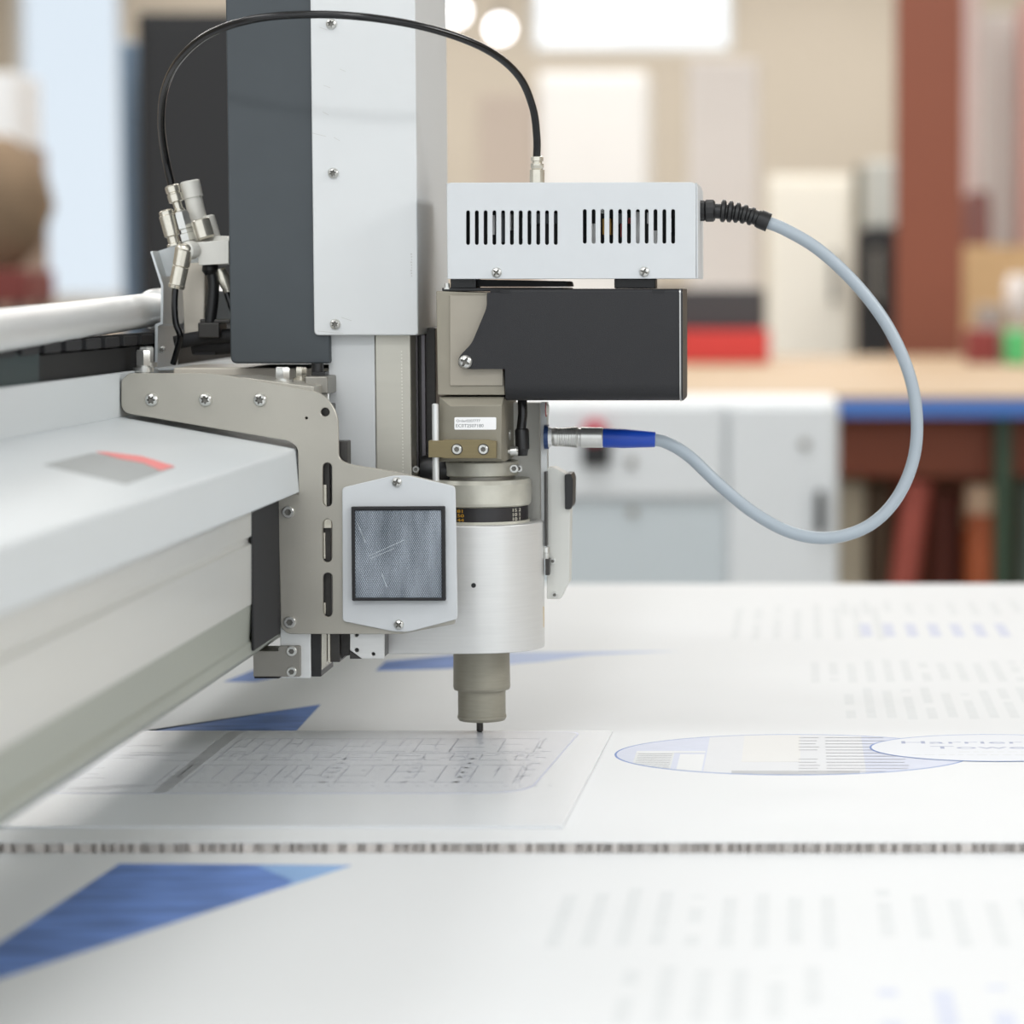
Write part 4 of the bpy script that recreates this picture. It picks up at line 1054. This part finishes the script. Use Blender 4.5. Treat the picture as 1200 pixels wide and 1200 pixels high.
# shelf unit with sack, at far left
Yq = 8.0 - D0; k = 8.0/F
a0 = P(-60, 0, Yq).x; a1 = P(26, 0, Yq).x
zs = P(0, 356, Yq).z
st = thing('storage_stand', 'low dark red stand at the left edge carrying a brown sack', 'stand', ((a0+a1)/2, Yq+.15, FLOOR))
mb = MB(); mb.box(a0, a1, Yq, Yq+.3, P(0, 356, Yq).z, P(0, 316, Yq).z); mb.build('stand_top', mat('stand maroon', (120, 52, 46), .6), st, .008)
for x in (a0+.02, a1-.04):
    for y in (Yq+.02, Yq+.26): mb = MB(); mb.box(x, x+.02, y, y+.02, FLOOR, zs); mb.build('leg', 'black', st)
zs = P(0, 316, Yq).z
mb = MB()
c = P(0, 250, Yq+.15)
mb.lathe([(k*20, zs+.001), (k*48, zs+k*30), (k*62, zs+k*75), (k*58, zs+k*110), (k*40, zs+k*140), (k*14, zs+k*158)], (c.x, Yq+.15, 0), (0, 0, 1), 28)
for v in mb.bm.verts:
    a = math.atan2(v.co.y-(Yq+.15), v.co.x-c.x); f = 1 + .05*math.sin(5*a+v.co.z*30)
    v.co.x = c.x + (v.co.x-c.x)*f; v.co.y = (Yq+.15) + (v.co.y-Yq-.15)*f
tag(mb.build('sack', mat('brown sacking', (132, 112, 90), .9, 0, .2, 14, .4, 60)), 'bulging brown sack at the left edge above the round tube', 'sack')
o_, x0_, x1_, yy, z1 = upright(-70, 18, 168, 9.5, .4, 'brown_shelving', (150, 128, 112), 'brown shelving unit at the left edge behind the sack', 'shelving')
mb = MB(); mb.box(x0_+.01, x1_-.005, yy+.02, yy+.35, z1+.0005, P(0, 84, 9.5-D0).z); tag(mb.build('storage_box', mat('white carton', (236, 238, 240), .6), None, .008), 'white carton standing on the brown shelving at the left edge', 'box')
# small round lamps near the left of the high window
for px, py, lb in ((586, 34, 'round hanging lamp just left of the bright high window'), (534, 14, 'round hanging lamp beside the column top, left of its pair')):
    Y_ = 18.0; q = P(px, py, Y_)
    o = thing('pendant_lamp', lb, 'lamp', q, 'round pendant lamps')
    mb = MB(); mb.ball(q, .07, 1, 1, 1, 20); mb.build('globe', mat('lamp globe', (250, 250, 255), .4, 0, 0, 5, 0, None, None, 0, 6.0), o)
    mb = MB(); mb.lathe([(.03, q.z+.066), (.03, q.z+.1), (.006, q.z+.11), (.006, CEIL-.001)], (q.x, q.y, 0), (0, 0, 1), 14); mb.build('stem', 'black', o)

# printed inks share the matt finish of the board
for m_ in bpy.data.materials:
    if m_.name.startswith('printed') or m_.name == 'light maple':
        b_ = m_.node_tree.nodes['Principled BSDF']
        b_.inputs['Roughness'].default_value = .55; b_.inputs['Specular IOR Level'].default_value = .25

# ================================================================== LIGHT
def area(name, loc, size, power, col=(1, 1, 1), rot=(0, 0, 0)):
    l = bpy.data.lights.new(name, 'AREA'); l.shape = 'RECTANGLE'; l.size, l.size_y = size; l.energy = power; l.color = col
    o = bpy.data.objects.new(name, l); C.objects.link(o); o.location = loc; o.rotation_euler = rot; return o
area('lamp_panel_right', (1.9, -.5, 1.2), (.35, 1.2), 22, (.98, .99, 1), (0, math.radians(63), 0))
area('lamp_panel_left', (-2.2, -.4, 2.6), (.5, 1.8), 20, (.97, .985, 1), (0, math.radians(-30), 0))
area('lamp_panel_over', (.2, 1.4, 3.0), (2.4, 1.0), 16, (.98, .99, 1))
area('lamp_panel_front', (-.2, -2.4, 1.9), (.7, .16), 14, (.98, .99, 1), (math.radians(50), 0, 0))
area('fill_light_near', (-.45, -1.2, 2.4), (1.2, .6), 12, (.98, .99, 1))  # unseen fill light, added to brighten the near left of the table
area('unseen_light_hall', (-.2, 2.5, 3.1), (2.6, .6), 60, (.98, .99, 1), (math.radians(50), 0, 0))  # unseen tilted light, added to brighten the front of the grey cabinet
for yy in (5.6, 8.5, 12.5, 16.5, 19.0):
    for xx in (-3.2, .6):
        area('unseen_light_hall', (xx, yy, 3.2), (2.4, .8), 84, (1, .985, .96))

w = bpy.data.worlds.new('World'); bpy.context.scene.world = w; w.use_nodes = True
bg = w.node_tree.nodes['Background']; bg.inputs['Color'].default_value = (.93, .97, 1.0, 1); bg.inputs['Strength'].default_value = 1.5

# ================================================================== CAMERA
cam = bpy.data.cameras.new('Camera'); co = bpy.data.objects.new('Camera', cam); C.objects.link(co)
co.location = (CX, -D0, CZ); co.rotation_euler = (pi/2 - TH, 0, 0)
cam.sensor_width = 36.0; cam.lens = 36.0 * F / 1200.0
cam.shift_x = -(PX - 600) / 1200.0
cam.clip_start = .05; cam.clip_end = 100
cam.dof.use_dof = True; cam.dof.focus_distance = D0 - .045; cam.dof.aperture_fstop = cam.lens / 16.0
cam.dof.aperture_blades = 0
s = bpy.context.scene; s.camera = co
s.view_settings.view_transform = 'Standard'; s.view_settings.look = 'None'
s.view_settings.gamma = 1.0; s.view_settings.use_curve_mapping = False; s.view_settings.exposure = -0.08
